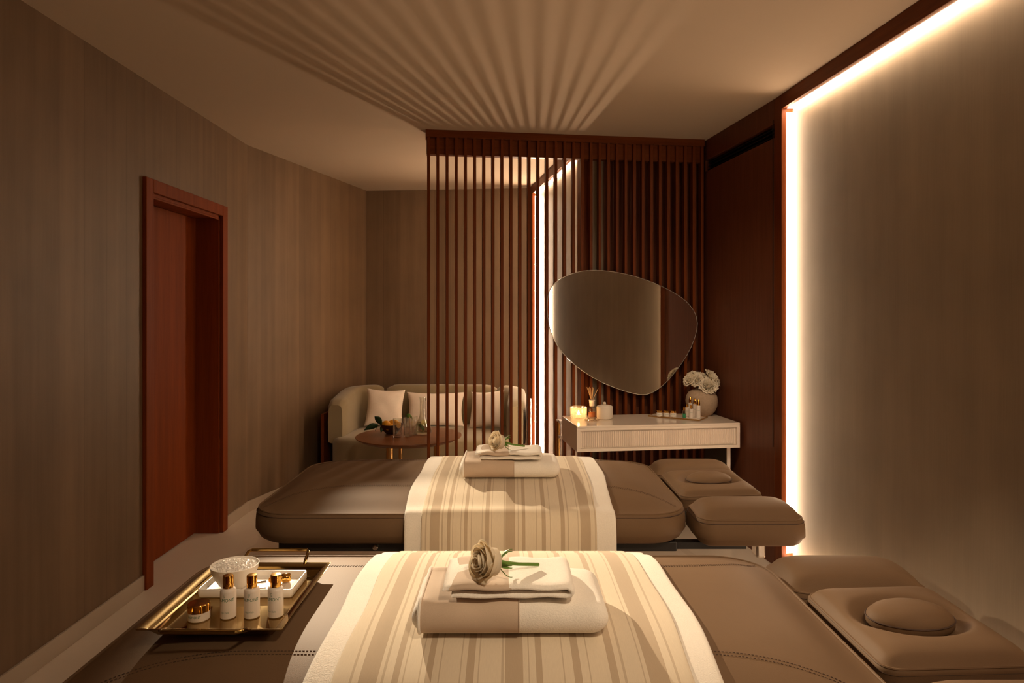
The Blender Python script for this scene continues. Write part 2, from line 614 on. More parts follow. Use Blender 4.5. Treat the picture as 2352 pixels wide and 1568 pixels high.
# light of the corridor seen in the gap under the door
dl = bpy.data.lights.new('corridor_lamp', 'AREA')
dl.energy = 9.0; dl.color = (0.55, 0.70, 1.0); dl.size = 0.7; dl.shape = 'RECTANGLE'; dl.size_y = 0.25
do = bpy.data.objects.new('corridor_lamp', dl)
do.location = (-2.45, 3.95, 0.5); do.rotation_euler = (0, radians(-60), 0)
COL.objects.link(do)
slab_wall('wall_corridor', (-2.75, 3.0), (-2.75, 5.0))

# ---- lit recessed wall sections: wooden frame, light strip behind the frame lip, wall covering set back
def lit_wall(wall_name, trim_name, P, Q, s_near, strip_mat, where, labels, extra=None):
    L, a = wall_frame(P, Q)
    lp = (P[0], P[1], 0)
    dep = 0.062
    g = G().box(0, s_near, dep, dep + 0.1, 0, CEIL)
    if s_near < L - 0.001:
        g.box(s_near, L, 0, dep + 0.1, 0, CEIL)
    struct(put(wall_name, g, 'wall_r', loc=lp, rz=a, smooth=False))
    w = 0.085
    g = G().box(0, w, 0, dep, 0, CEIL).box(s_near - w, s_near, -0.001, dep, 0, CEIL)
    struct(put(trim_name, g, 'wood', loc=lp, rz=a, smooth=False, bevel=0.002))
    g = G().box(w, s_near - w, 0, dep, 2.522, CEIL).box(w, s_near - w, 0, dep, 0, 0.076)
    struct(put(trim_name + '_rail', g, 'wood_h', loc=lp, rz=a, smooth=False, bevel=0.002))
    t = 0.002
    y0, y1 = 0.027, 0.0615
    parts = [
        (G().box(w, w + t, y0, y1, 0.10, 2.50), 'far'),
        (G().box(w + 0.01, s_near - w - 0.01, y0, y1, 2.522 - t, 2.522), 'top'),
        (G().box(w + 0.01, s_near - w - 0.01, y0, y1, 0.076, 0.076 + t), 'bottom'),
        (G().box(s_near - w - t, s_near - w, y0, y1, 0.10, 2.50), 'near')]
    for gg, k in parts:
        o = put('light_strip', gg, {('led_main', 'near'): 'led_main_near', ('led_back', 'near'): 'led_back_near', ('led_back', 'top'): 'led_back_top', ('led_back', 'bottom'): 'led_back_top'}.get((strip_mat, k), strip_mat), loc=lp, rz=a, smooth=False)
        tag(o, labels[k], 'light strip', group=where)

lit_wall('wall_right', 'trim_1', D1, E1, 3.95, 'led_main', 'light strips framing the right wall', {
    'far': 'bright vertical light strip on the right wall beside the dark wood panel',
    'top': 'long bright light strip along the top of the right wall under the wood rail',
    'bottom': 'light strip glowing at floor level along the foot of the right wall',
    'near': 'vertical light strip at the near end of the right wall, only seen mirrored'})
LB, _ = wall_frame(B1, B2)
lit_wall('wall_sofa_side', 'trim_2', B1, B2, LB, 'led_back', 'light strips framing the alcove wall behind the screen', {
    'far': 'narrow vertical light strip seen between the slats at the far end of the sofa alcove',
    'top': 'slanting light strip at the top of the alcove wall, seen through the slats',
    'bottom': 'light strip at the foot of the alcove wall behind the slats',
    'near': 'vertical light strip at the near end of the alcove wall hidden behind the slats'})

# ---- wood wall right behind the screen, and wood panel wall beside it
slab_wall('wall_behind_screen', C0, C1, mat='wood_dark', t=0.03)
# filler column between the two back walls
L, a = wall_frame(C1, D1)
lp = (C1[0], C1[1], 0)
VZ0, VZ1 = 2.385, 2.462
g = G().box(0, L, 0, 0.11, 0, VZ0).box(0, L, 0, 0.11, VZ1, CEIL).box(0, L, 0.07, 0.11, VZ0, VZ1).box(0, 0.06, 0, 0.07, VZ0, VZ1)
g.box(L - 0.0, L, 0, 0.07, VZ0, VZ1)
struct(put('wall_panelled_right', g, 'wood_dark', loc=lp, rz=a, smooth=False, bevel=0.0015))
vent = thing('air_vent', 'long black air vent slot high in the dark wood wall beside the screen', 'air vent', loc=lp, rz=a)
g = G().box(0.062, L - 0.012, 0.045, 0.068, VZ0 + 0.002, VZ1 - 0.002)
put('vent_back', g, 'black', vent, smooth=False)
for k in range(3):
    z = VZ0 + 0.014 + k * 0.022
    put('vent_blade', G().box(0.062, L - 0.012, 0.018, 0.044, z, z + 0.003), 'black', vent, smooth=False)
g = G().box(L - 0.014, L - 0.010, -0.0035, 0.0, 0.66, VZ0 + 0.1)
struct(put('trim_3', g, 'black', loc=lp, rz=a, smooth=False))

# ------------------------------------------------------------------ slatted screen
S0 = (-0.557, 4.431)
SL = (1.322 + 0.557) / cos(ANG)
screen = thing('slatted_screen', 'floor to ceiling screen of thin dark wood slats in front of the sofa', 'screen', loc=(S0[0], S0[1], 0), rz=ANG)
put('header_board', G().box(-0.004, SL, -0.006, 0.085, 2.553, CEIL), 'wood_h', screen, smooth=False, bevel=0.0015)
put('header_rail', G().box(0.003, SL, 0.022, 0.075, 2.447, 2.553), 'wood_h', screen, smooth=False, bevel=0.0015)
NS = 32
pitch = (SL - 0.03) / (NS - 1)
for i in range(NS):
    x = 0.006 + i * pitch
    g = G().box(0, 0.0185, 0, 0.050, 0, 2.5535)
    if i == 0:
        slat0 = put('slat', g, 'wood', screen, loc=(x, 0, 0), smooth=False, bevel=0.001, seg=1)
    else:
        c = slat0.copy(); COL.objects.link(c); c.parent = screen; c.location = (x, 0, 0)
put('floor_rail', G().box(0.003, SL, 0.0505, 0.075, 0, 0.05), 'wood_h', screen, smooth=False)

# ------------------------------------------------------------------ treatment tables
def sdf_in(x, y, a, b, r):
    """distance inside a rounded rectangle"""
    qx = abs(x) - (a - r); qy = abs(y) - (b - r)
    d = min(max(qx, qy), 0) + sqrt(max(qx, 0) ** 2 + max(qy, 0) ** 2) - r
    return -d

def topz(d, zs, crown, D):
    k = max(0.0, min(d / D, 1.0))
    return zs + crown * (1 - (1 - k) ** 2.2)

def dome(x, y, a, b, r, zs, crown, D):
    kx = max(0.0, min((a - abs(x)) / D, 1.0)); ky = max(0.0, min((b - abs(y)) / D, 1.0))
    d = max(0.0, sdf_in(x, y, a, b, r))
    e = min(1.0, d / (D * 0.35))
    return zs + crown * (1 - (1 - kx) ** 2.3) ** 0.6 * (1 - (1 - ky) ** 2.3) ** (1.0 if D > 0.2 else 0.6) * (1 - (1 - e) ** 2)

def pad(a, b, r, z0, zs, crown, D, rings=14, bulge=0.012, n=10, dent=None, m=10):
    """upholstered cushion: side wall, seam, domed top"""
    g = G()
    rows = []
    def ring(d, z):
        return [(x, y, z) for x, y in rrect(a - d, b - d, max(r - d, 0.012), n, m)]
    rows.append(ring(0.05, z0)); rows.append(ring(0.022, z0 + 0.002)); rows.append(ring(0.006, z0 + 0.012)); rows.append(ring(-0.004, z0 + 0.03))
    for t in (0.35, 0.6, 0.8):
        rows.append(ring(-bulge * sin(pi * (0.25 + t * 0.6)), z0 + (zs - z0) * t))
    rows.append(ring(-0.004, zs - 0.008)); rows.append(ring(0.0, zs))
    dm = min(a, b) * 0.985
    for i in range(1, rings + 1):
        d = dm * (i / rings) ** 1.35
        rows.append([(x, y, dome(x, y, a, b, r, zs, crown, D) - (dent(x, y) if dent else 0)) for x, y, _ in ring(d, 0)])
    g.grid(rows, close_u=True)
    K = len(rows[0]); R = len(rows)
    g.f.append(tuple(reversed(range(K))))
    g.f.append(tuple((R - 1) * K + k for k in range(K)))
    return g

def seam_loop(a, b, r, z, d, rad, n=10):
    return G().tube([(x, y, z) for x, y in rrect(a - d, b - d, max(r - d, 0.01), n)], rad, 6, closed=True)

BA, BB, BR = 0.815, 0.455, 0.15
BZ0, BZS, BCR, BD = 0.552, 0.668, 0.058, 0.36
TX = 0.0
def bed_top(x, y):
    return dome(x, y, BA, BB, BR, BZS, BCR, BD)

def dashed(path, rad, dash=0.0045, gap=0.0028):
    """stitches following a path"""
    g = G()
    P = [Vector(p) for p in path]
    acc = 0.0; on = True; cur = [P[0]]
    for i in range(1, len(P)):
        seg = P[i] - P[i - 1]; l = seg.length; pos = 0.0
        while True:
            need = (dash if on else gap) - acc
            if pos + need > l:
                acc += l - pos
                if on: cur.append(P[i])
                break
            pos += need; acc = 0.0
            pt = P[i - 1] + seg * (pos / l)
            if on:
                cur.append(pt)
                if len(cur) >= 2: g.tube([cur[0], cur[-1]], rad, 4)
            cur = [pt]; on = not on
    return g

def make_table(loc, dx_head, label):
    """treatment table; origin on the floor below the mattress centre, head to +x"""
    t = thing('massage_table', label, 'massage table', loc=loc)
    mt = put('mattress', pad(BA, BB, BR, BZ0, BZS, BCR, BD, 18), 'leather', t, angle=60)
    put('piping', seam_loop(BA, BB, BR, BZS, 0.001, 0.0035), 'leather', mt)
    put('seam_stitching', G().tube([(x, y, BZS - 0.012) for x, y in rrect(BA + 0.0055, BB + 0.0055, BR, 10)], 0.0016, 5, closed=True), 'stitch', mt)
    for sgn in (-1, 1):
        for off in (0.0, 0.011):
            path = []
            K = 240
            for i in range(K + 1):
                x = -BA + 0.03 + (2 * BA - 0.06) * i / K
                e = max(0.0, (abs(x) - (BA - 0.36)) / 0.33)
                y = 0.232 + off + 0.13 * e ** 2.2
                y = sgn * y
                path.append((x, y, bed_top(x, y) + 0.0004))
            put('stitching', dashed(path, 0.0007), 'stitch', mt, smooth=False)
    # arm rests and face cushion at the head end
    ax = BA + 0.022
    for sgn, yc in ((-1, -0.352), (1, 0.338)):
        ar = put('armrest', pad(0.193, 0.112, 0.055, 0.545, 0.648, 0.05, 0.105, 12, n=8), 'leather', t, loc=(ax + 0.193 + (0.012 if sgn < 0 else -0.01), yc, 0), angle=60)
        put('piping', seam_loop(0.193, 0.112, 0.055, 0.648, 0.001, 0.003, 8), 'leather', ar)
        put('seam_stitching', G().tube([(x, y, 0.636) for x, y in rrect(0.199, 0.118, 0.058, 8)], 0.0014, 5, closed=True), 'stitch', ar)
    def dent(x, y):
        q = sqrt((x / 0.125) ** 2 + (y / 0.10) ** 2)
        return 0.030 * exp(-((q - 0.78) / 0.22) ** 2) + 0.012 * exp(-(q / 0.7) ** 4)
    hr = put('headrest', pad(0.165, 0.195, 0.035, 0.60, 0.668, 0.030, 0.07, 34, bulge=0.004, n=8, dent=dent, m=26), 'leather', t,
             loc=(ax + dx_head + 0.175, 0.0, -0.002), rot=(0, radians(-1.5), 0), angle=60)
    put('piping', seam_loop(0.165, 0.195, 0.035, 0.668, 0.001, 0.003, 8), 'leather', hr)
    for zz in (0.656, 0.642):
        put('seam_stitching', G().tube([(x, y, zz) for x, y in rrect(0.1675, 0.1975, 0.037, 8)], 0.0012, 5, closed=True), 'stitch', hr)
    g = G()
    rows = []
    for i, (k, z) in enumerate(((0.90, 0.664), (1.0, 0.676), (1.0, 0.688), (0.96, 0.697), (0.82, 0.708), (0.6, 0.716), (0.35, 0.7195), (0.12, 0.721))):
        rows.append([(0.098 * k * cos(2 * pi * j / 40), 0.072 * k * sin(2 * pi * j / 40), z) for j in range(40)])
    g.grid(rows, close_u=True)
    g.f.append(tuple(reversed(range(40)))); g.f.append(tuple(7 * 40 + k for k in range(40)))
    fp = put('face_pad', g, 'leather', hr, angle=60)
    put('rim_seam', G().tube([(0.0985 * cos(2 * pi * j / 40), 0.0725 * sin(2 * pi * j / 40), 0.690) for j in range(40)], 0.0018, 5, closed=True), 'stitch', fp)
    # under-frame
    put('frame', G().box(-BA + 0.10, BA - 0.04, -BB + 0.05, BB - 0.05, 0.515, 0.5515), 'black', t, smooth=False, bevel=0.004)
    put('support_tube', G().box(ax - 0.16, ax + 0.20, -0.392, -0.352, 0.520, 0.5445), 'black', t, smooth=False)
    g = G().box(ax + 0.262, ax + 0.298, -0.330, -0.270, 0.462, 0.5445)
    put('bracket', g, 'chrome', t, smooth=False, bevel=0.008, seg=3)
    g = G().box(ax - 0.2, ax + 0.30, -0.10, 0.10, 0.53, 0.5985)
    put('headrest_bar', g, 'black', t, smooth=False, bevel=0.004)
    put('bracket', G().box(ax + 0.262, ax + 0.298, 0.28, 0.34, 0.462, 0.5445), 'chrome', t, smooth=False, bevel=0.008, seg=3)
    put('support_tube', G().box(ax - 0.2, ax + 0.262, 0.29, 0.33, 0.520, 0.5445), 'black', t, smooth=False)
    put('knob', G().lathe([(0.004, 0), (0.010, 0.002), (0.010, 0.018), (0.006, 0.022)], 14), 'chrome', t, loc=(-0.35, -BB + 0.052, 0.535), rot=(pi / 2, 0, 0))
    put('column', G().box(-0.16, 0.16, -0.13, 0.13, 0.06, 0.5145), 'grey_metal', t, smooth=False, bevel=0.02)
    put('base', G().box(-0.48, 0.48, -0.26, 0.26, 0.0, 0.06), 'grey_metal', t, smooth=False, bevel=0.015)
    return t

REAR = (-0.158, 2.955, 0)
NEAR = (-0.075, 1.612, 0)
make_table(REAR, 0.015, 'taupe leather massage table nearer the slatted screen, standing behind the other one')
make_table(NEAR, 0.02, 'taupe leather massage table nearest the camera, carrying the gold tray')

# ---- coverings laid across the tables
def cover(name, bed, x0, x1, lift, thick, mat, seed, hang=0.50, nx=40, wob=0.004, edge=0.0):
    rnd = random.Random(seed)
    ph = [rnd.uniform(0, 6.28) for _ in range(6)]
    e = BB
    q = lift
    path = [(-e - 0.030 - q, hang), (-e - 0.029 - q, hang + 0.04), (-e - 0.028 - q, BZS - 0.09), (-e - 0.026 - q, BZS - 0.055), (-e - 0.021 - q, BZS - 0.028), (-e - 0.013 - q, BZS - 0.008), (-e - 0.002, BZS + 0.006 + q)]
    for i in range(1, 36):
        y = -e + 2 * e * i / 36
        path.append((y, None))
    path += [(-p[0], p[1]) for p in reversed(path[:7])]
    rows = []
    for yi, (y, z) in enumerate(path):
        row = []
        for j in range(nx + 1):
            u = j / nx
            x = x0 + (x1 - x0) * u
            zz = z if z is not None else bed_top(0, y) + q + 0.002
            s = y * 6
            side = max(0.0, min(1.0, (abs(y) - 0.35) / 0.12))
            ex = 0.0
            if u < 0.02: ex = -1
            if u > 0.98: ex = 1
            xx = x + wob * (sin(s * 1.3 + ph[0]) + 0.6 * sin(s * 2.7 + ph[1])) * (1 if abs(ex) else 0.8) - edge * side * (0.5 - u) * 2
            ripple = 0.0035 * side * sin(u * 19 + ph[2]) * (1 if z is not None and z < BZS - 0.05 else 0.25)
            sg = -1 if y < 0 else 1
            yy = y + sg * (abs(ripple))
            zb = zz
            if yi == 0 or yi == len(path) - 1:
                zb = zz + 0.004 * sin(u * 9 + ph[3])
            # soft wrinkles on top
            if z is None:
                zb += 0.0012 * (1 + sin(u * 23 + y * 9 + ph[4])) * (1 if lift < 0.006 else 0.6)
            row.append((xx, yy, zb))
        rows.append(row)
    g = G().grid(rows)
    o = put(name, g, mat, loc=bed, angle=180)
    s = o.modifiers.new('thickness', 'SOLIDIFY'); s.thickness = thick; s.offset = 1
    b = o.modifiers.new('smooth', 'SUBSURF'); b.levels = 1; b.render_levels = 1
    return o

# the rear table's spread is centred on world x = -0.005
def spread(bed, cx, seed, lt, ls, hw_t=0.385, hw_s=0.318):
    ox = cx - bed[0]
    o = cover('bath_towel', (bed[0] + ox, bed[1], 0), -hw_t, hw_t, 0.003, 0.006, 'terry', seed, hang=0.515)
    tag(o, lt, 'towel', 'white towels spread across the massage tables')
    o = cover('striped_throw', (bed[0] + ox, bed[1], 0), -hw_s, hw_s, 0.011, 0.003, 'stripe', seed + 5, hang=0.50)
    tag(o, ls, 'blanket', 'striped throws across the massage tables')
spread(REAR, -0.006, 3, 'white towel under the striped throw on the massage table nearer the screen',
       'beige striped throw draped over the massage table nearer the screen')
spread(NEAR, 0.004, 11, 'white terry towel under the striped throw on the massage table nearest the camera',
       'beige striped throw draped over the massage table nearest the camera', hw_t=0.395, hw_s=0.34)
TOPZ = BZS + BCR + 0.0175      # height of the throws' top

# ------------------------------------------------------------------ folded towels and roses
def soft_slab(a, b, h, r, seed, nx=60, ny=34, wr=0.003, taper=0.0):
    """closed cushion-like slab with rounded edges and slight wrinkles; sits on z=0"""
    rnd = random.Random(seed)
    ph = [rnd.uniform(0, 6.28) for _ in range(8)]
    g = G(); rows = []
    K = 14
    def wr_(x, y):
        return wr * (sin(x * 31 + ph[0]) * sin(y * 17 + ph[1]) + 0.7 * sin(x * 13 + y * 29 + ph[2]) + 0.4 * sin(x * 70 + ph[3]) * sin(y * 40))
    levels = []
    for i in range(K + 1):
        t = pi * i / K
        levels.append((r * (1 - sin(t)), (h / 2) * (1 - cos(t))))
    for k, (d, z) in enumerate(levels):
        k_top = z / h
        row = []
        for x, y in rrect(a - d, b - d, max(0.03 - d * 0.5, 0.012), 6):
            w = wr_(x, y) * k_top
            row.append((x * (1 - taper * k_top), y * (1 - taper * k_top), max(0.0, z + w)))
        rows.append(row)
    # densify outline
    dense = []
    for row in rows:
        rr = []
        L = len(row)
        for i in range(L):
            p = Vector(row[i]); q_ = Vector(row[(i + 1) % L])
            m_ = max(1, int((q_ - p).length / 0.012)) if rows.index(row) >= 0 else 1
            rr.append((p, q_))
        dense.append(rr)
    cnt = [max(1, int((Vector(rows[K // 2][i]) - Vector(rows[K // 2][(i + 1) % len(rows[0])])).length / 0.012)) for i in range(len(rows[0]))]
    R2 = []
    for kk, rr in enumerate(dense):
        out = []
        for i, (p, q_) in enumerate(rr):
            for c in range(cnt[i]):
                v_ = p.lerp(q_, c / cnt[i])
                if levels[kk][1] / h > 0.4:
                    v_ = Vector((v_.x, v_.y, levels[kk][1] + wr_(v_.x, v_.y) * levels[kk][1] / h))
                out.append(tuple(v_))
        R2.append(out)
    # top interior rings
    last = R2[-1]
    cx = sum(p[0] for p in last) / len(last); cy = sum(p[1] for p in last) / len(last)
    for s in (0.9, 0.78, 0.64, 0.5, 0.36, 0.22, 0.1):
        R2.append([(cx + (p[0] - cx) * s, cy + (p[1] - cy) * s, h + wr_(cx + (p[0] - cx) * s, cy + (p[1] - cy) * s)) for p in last])
    g.grid(R2, close_u=True)
    n = len(R2[0])
    g.f.append(tuple(reversed(range(n))))
    g.f.append(tuple((len(R2) - 1) * n + k for k in range(n)))
    return g

def folded_sheet(path, t, y0, y1, ny=16, wr=0.0015, seed=1):
    """thick sheet following an x-z path, extruded along y, rounded long edges"""
    P = [Vector((p[0], 0, p[1])) for p in path]
    rnd = random.Random(seed); ph = [rnd.uniform(0, 6) for _ in range(4)]
    g = G()
    rows = []
    for i, p in enumerate(P):
        tg = (P[min(i + 1, len(P) - 1)] - P[max(i - 1, 0)]).normalized()
        nrm = Vector((-tg.z, 0, tg.x))
        endk = 1.0
        if i == 0 or i == len(P) - 1: endk = 0.45
        row = []
        for k in range(ny + 1):
            y = y0 + (y1 - y0) * k / ny
            e = min(k, ny - k)
            th = t / 2 * endk * (0.35 if e == 0 else 0.85 if e == 1 else 1.0)
            w = wr * sin(y * 45 + i * 0.3 + ph[0]) * (0.4 + 0.6 * sin(i * 0.21 + ph[1]))
            c = p + Vector((0, y, w))
            row.append(tuple(c + nrm * th))
        for k in range(ny, -1, -1):
            y = y0 + (y1 - y0) * k / ny
            e = min(k, ny - k)
            th = t / 2 * endk * (0.35 if e == 0 else 0.85 if e == 1 else 1.0)
            w = wr * sin(y * 45 + i * 0.3 + ph[0]) * (0.4 + 0.6 * sin(i * 0.21 + ph[1]))
            c = p + Vector((0, y, w))
            row.append(tuple(c - nrm * th))
        rows.append(row)
    g.grid(rows, close_u=True)
    n = len(rows[0])
    g.f.append(tuple(range(n))); g.f.append(tuple((len(rows) - 1) * n + k for k in reversed(range(n))))
    return g

def petals(layers, seed, ruffle=0.0, wide=1.35):
    """flower head around +z from overlapping petals; layers: (count, radius, height, flare)"""
    rnd = random.Random(seed)
    g = G()
    for li, (cnt, R, H, op) in enumerate(layers):
        off = rnd.uniform(0, 6.28)
        for c in range(cnt):
            a0 = off + 2 * pi * c / cnt + rnd.uniform(-0.12, 0.12)
            rr = R * rnd.uniform(0.95, 1.05); hh = H * rnd.uniform(0.93, 1.05)
            W = pi / cnt * wide
            nu, nv = 10, 10
            p1 = rnd.uniform(0, 6.28)
            rows = []
            for iv in range(nv + 1):
                v = iv / nv
                row = []
                for iu in range(nu + 1):
                    u = iu / nu * 2 - 1
                    a = a0 + u * W * (1 - 0.25 * max(0.0, v - 0.8) / 0.2 * 0.6)
                    bulb = sin(min(1.0, v * 1.25 + 0.10) * pi / 2) ** 0.8
                    r_ = rr * bulb * (1 + 0.07 * u) + op * R * max(0, v - 0.5) ** 2 * 1.8
                    r_ += R * 0.10 * max(0, v - 0.85) / 0.15 * (1 if op > 0.05 else 0.3)
                    r_ += ruffle * 0.0030 * sin(u * 6 + p1) * v
                    zz = hh * (v - 0.16 * v * v * abs(u) ** 2.2) - op * R * 0.5 * max(0, v - 0.75)
                    zz += ruffle * 0.0022 * sin(u * 8 + p1 * 2) * v
                    row.append((r_ * cos(a), r_ * sin(a), zz))
                rows.append(row)
            g.grid(rows)
    return g

ROSE_LAYERS = [(2, 0.0050, 0.0560, 0.0), (2, 0.0095, 0.0570, 0.0), (3, 0.0145, 0.0565, 0.02), (3, 0.0200, 0.0550, 0.06),
               (3, 0.0255, 0.0525, 0.14), (4, 0.0310, 0.0490, 0.26), (4, 0.0355, 0.0430, 0.42)]

def make_rose(loc, rz, label, seed):
    """rose lying on its side, bloom towards -x"""
    t = thing('rose', label, 'rose', loc=loc, rz=rz, group=None)
    # axis tilted: bloom faces -x, slightly up and toward viewer
    ax = Vector((-0.80, -0.54, 0.20)).normalized()
    q = ax.to_track_quat('Z', 'Y').to_matrix().to_4x4()
    g = petals(ROSE_LAYERS, seed)
    g.lathe([(0.0300, 0.004), (0.0300, 0.026), (0.0240, 0.037), (0.0150, 0.0425), (0.0060, 0.045), (0.0001, 0.046)], 28)  # filler core added so the gaps between petals look less dark
    g.xf(Matrix.Translation((0.014, 0.010, 0.033)) @ q @ Matrix.Scale(0.93, 4))
    g.v = [(x, y, max(z, 0.0006)) for x, y, z in g.v]
    o = put('bloom', g, 'petal', t, angle=180)
    s = o.modifiers.new('thickness', 'SOLIDIFY'); s.thickness = 0.0006
    b = Vector((0.012, 0.009, 0.032))
    st = [b + Vector((-0.006, -0.002, 0)), b + Vector((0.008, 0.006, -0.003)), b + Vector((0.024, 0.018, -0.008)), b + Vector((0.05, 0.034, -0.016)), b + Vector((0.094, 0.060, -0.0265))]
    put('stem', G().tube(st, [0.006, 0.0075, 0.0042, 0.0036, 0.0038], 10), 'leaf', t)
    for k in range(5):
        a = 2 * pi * k / 5 + 0.5
        rows = []
        for i in range(9):
            v = i / 8
            w = 0.006 * sin(pi * min(1, v * 0.85 + 0.15)) * (1 - v) + 0.0006
            r_ = 0.007 + 0.022 * v + 0.006 * sin(v * 5)
            ctr = b + Vector((0.006 + 0.030 * v, 0, 0)) + Vector((0.005, cos(a), sin(a))) * (0.006 + 0.024 * sin(v * 1.7))
            side = Vector((0, -sin(a), cos(a)))
            rows.append([tuple(ctr - side * w), tuple(ctr + Vector((0.001, 0, 0.0005))), tuple(ctr + side * w)])
        g = G().grid(rows)
        g.v = [(x, y, max(z, 0.0008)) for x, y, z in g.v]
        so = put('sepal', g, 'leaf', t, angle=180)
        m_ = so.modifiers.new('thickness', 'SOLIDIFY'); m_.thickness = 0.0008
    return t

def towel_stack(cx, cy, seed, tl, sl, rl, z=None):
    z = TOPZ + 0.0015 if z is None else z
    # large towel
    t = thing('folded_towel', tl, 'towel', loc=(cx, cy, z), group='large folded towels on the massage tables')
    H = 0.064
    a, b = 0.203, 0.115
    put('terry_body', soft_slab(a, b, H, 0.030, seed), 'terry', t, angle=180)
    # linen part wraps the left half, following the slab section
    rnd = random.Random(seed)
    ph = [rnd.uniform(0, 6.28) for _ in range(8)]
    def wr_(x, y):
        return 0.003 * (sin(x * 31 + ph[0]) * sin(y * 17 + ph[1]) + 0.7 * sin(x * 13 + y * 29 + ph[2]) + 0.4 * sin(x * 70 + ph[3]) * sin(y * 40))
    def section(x, lift=0.0048):
        pts = []
        for i in range(13):
            tt = pi * i / 12
            zz = (H / 2) * (1 - cos(tt))
            pts.append((x, -(b - 0.03 * (1 - sin(tt))) - lift * sin(tt), max(0.0005, zz + (wr_(x, -b) * zz / H) + lift * (zz / H))))
        for i in range(1, 20):
            y = -(b - 0.03) + 2 * (b - 0.03) * i / 20
            pts.append((x, y, H + wr_(x, y) + lift))
        pts += [(x, -p[1], max(0.0005, (H / 2) * (1 - cos(pi * (12 - i) / 12)) + wr_(x, b) * ((1 - cos(pi * (12 - i) / 12)) / 2) + lift * ((1 - cos(pi * (12 - i) / 12)) / 2))) for i, p in enumerate(reversed(pts[:13]))]
        return pts
    g = G().grid([section(-a + 0.018 + (a + 0.0) * i / 30) for i in range(31)])
    o = put('linen_panel', g, 'linen', t, angle=180)
    put('seam', G().tube([(p[0] , p[1] * 1.001, p[2] + 0.0005) for p in section(-a + 0.018 + a)], 0.0014, 5), 'linen', t)
    put('seam', G().tube([(p[0], p[1] * 1.001, p[2] + 0.0005) for p in section(-a + 0.018)], 0.0035, 8), 'terry', t)
    # small towel folded once at its right end
    zt = z + H + 0.0085
    t2 = thing('face_towel', sl, 'towel', loc=(cx + 0.004, cy - 0.018, zt), group='small folded towels on the large towels')
    w0, w1 = -0.130, 0.128
    th = 0.0145
    path = [(w0 + 0.006, th / 2)]
    for i in range(1, 20):
        path.append((w0 + (w1 - th - w0) * i / 19, th / 2 + 0.001 * sin(i * 0.9)))
    zc = th * 1.06
    for i in range(1, 8):
        t_ = -pi / 2 + pi * i / 8
        path.append((w1 - th + th * 0.62 * cos(t_), zc + th * 0.56 * sin(t_)))
    top = []
    for i in range(0, 20):
        x = w1 - th - (w1 - th - w0 + 0.012) * i / 19
        top.append((x, th * 1.62 + 0.0018 * sin(i * 0.8 + seed)))
    path += top
    body = put('terry_body', folded_sheet(path, th, -0.088, 0.088, seed=seed), 'terry', t2, angle=180)
    # linen panel on the upper layer
    lp_ = [(x, z_ + 0.0) for x, z_ in top if x < 0.0][::1]
    lp_ = [(-0.001, top[9][1])] + lp_[:-1]
    put('linen_panel', folded_sheet(lp_, th + 0.0016, -0.0895, 0.0895, seed=seed), 'linen', t2, angle=180)
    make_rose((cx - 0.044, cy - 0.076, zt + th * 1.62 + 0.0085), 0.0, rl, seed + 40)

towel_stack(-0.004, 1.496, 21, 'large folded towel, half tan linen half white terry, on the nearest striped throw',
            'small folded tan and white towel lying on the large towel nearest the camera',
            'cream rose with short green stem on the towels nearest the camera')
towel_stack(-0.010, 2.836, 27, 'large folded towel, half tan linen half white terry, on the throw nearer the screen',
            'small folded tan and white towel on the farther towel stack nearer the screen',
            'cream rose with short green stem on the farther towel stack nearer the screen')

# ------------------------------------------------------------------ gold tray and what it carries
TZ = BZS + BCR + 0.0005
tray = thing('serving_tray', 'polished gold rectangular tray with two handles at the left of the nearest massage table', 'tray', loc=(-0.618, 1.58, TZ))
ta, tb = 0.150, 0.190
prof = [(0.070, 0.0), (0.066, 0.0), (0.060, 0.007), (0.033, 0.0075), (0.029, 0.009), (0.024, 0.016), (0.019, 0.022), (0.015, 0.0235), (0.012, 0.0285), (0.004, 0.0325), (0.0, 0.0335), (-0.001, 0.0315), (0.008, 0.029), (0.022, 0.010), (0.050, 0.0035), (0.060, 0.0)]
rows = []
for d, z in [(0.149, 0.0065), (0.10, 0.0065)] + [(p[0] , p[1]) for p in [(0.040, 0.0065), (0.034, 0.008), (0.029, 0.014), (0.024, 0.019), (0.0195, 0.0205), (0.017, 0.0265), (0.008, 0.0305), (0.001, 0.032), (0.0, 0.031), (0.0015, 0.0295), (0.018, 0.022), (0.030, 0.008), (0.040, 0.0045), (0.045, 0.0), (0.050, 0.0), (0.055, 0.0045), (0.149, 0.0045)]]:
    rows.append([(x, y, z) for x, y in rrect(ta - d, tb - d, 0.002, 2)])
g = G().grid(rows, close_u=True)
K = len(rows[0])
g.f.append(tuple(range(K))[::1]); g.f.append(tuple(reversed([(len(rows) - 1) * K + k for k in range(K)])))
put('dish', g, 'tray_gold', tray, angle=22)
for sg in (-1, 1):
    y = sg * (tb - 0.008)
    path = [(-0.082, y, 0.028), (-0.081, y + sg * 0.014, 0.035), (-0.079, y + sg * 0.046, 0.0465), (-0.073, y + sg * 0.053, 0.048), (0.073, y + sg * 0.053, 0.048), (0.079, y + sg * 0.046, 0.0465), (0.081, y + sg * 0.014, 0.035), (0.082, y, 0.028)]
    put('handle', G().tube(path, 0.0042, 8), 'tray_gold', tray, angle=40)
TF = TZ + 0.0068

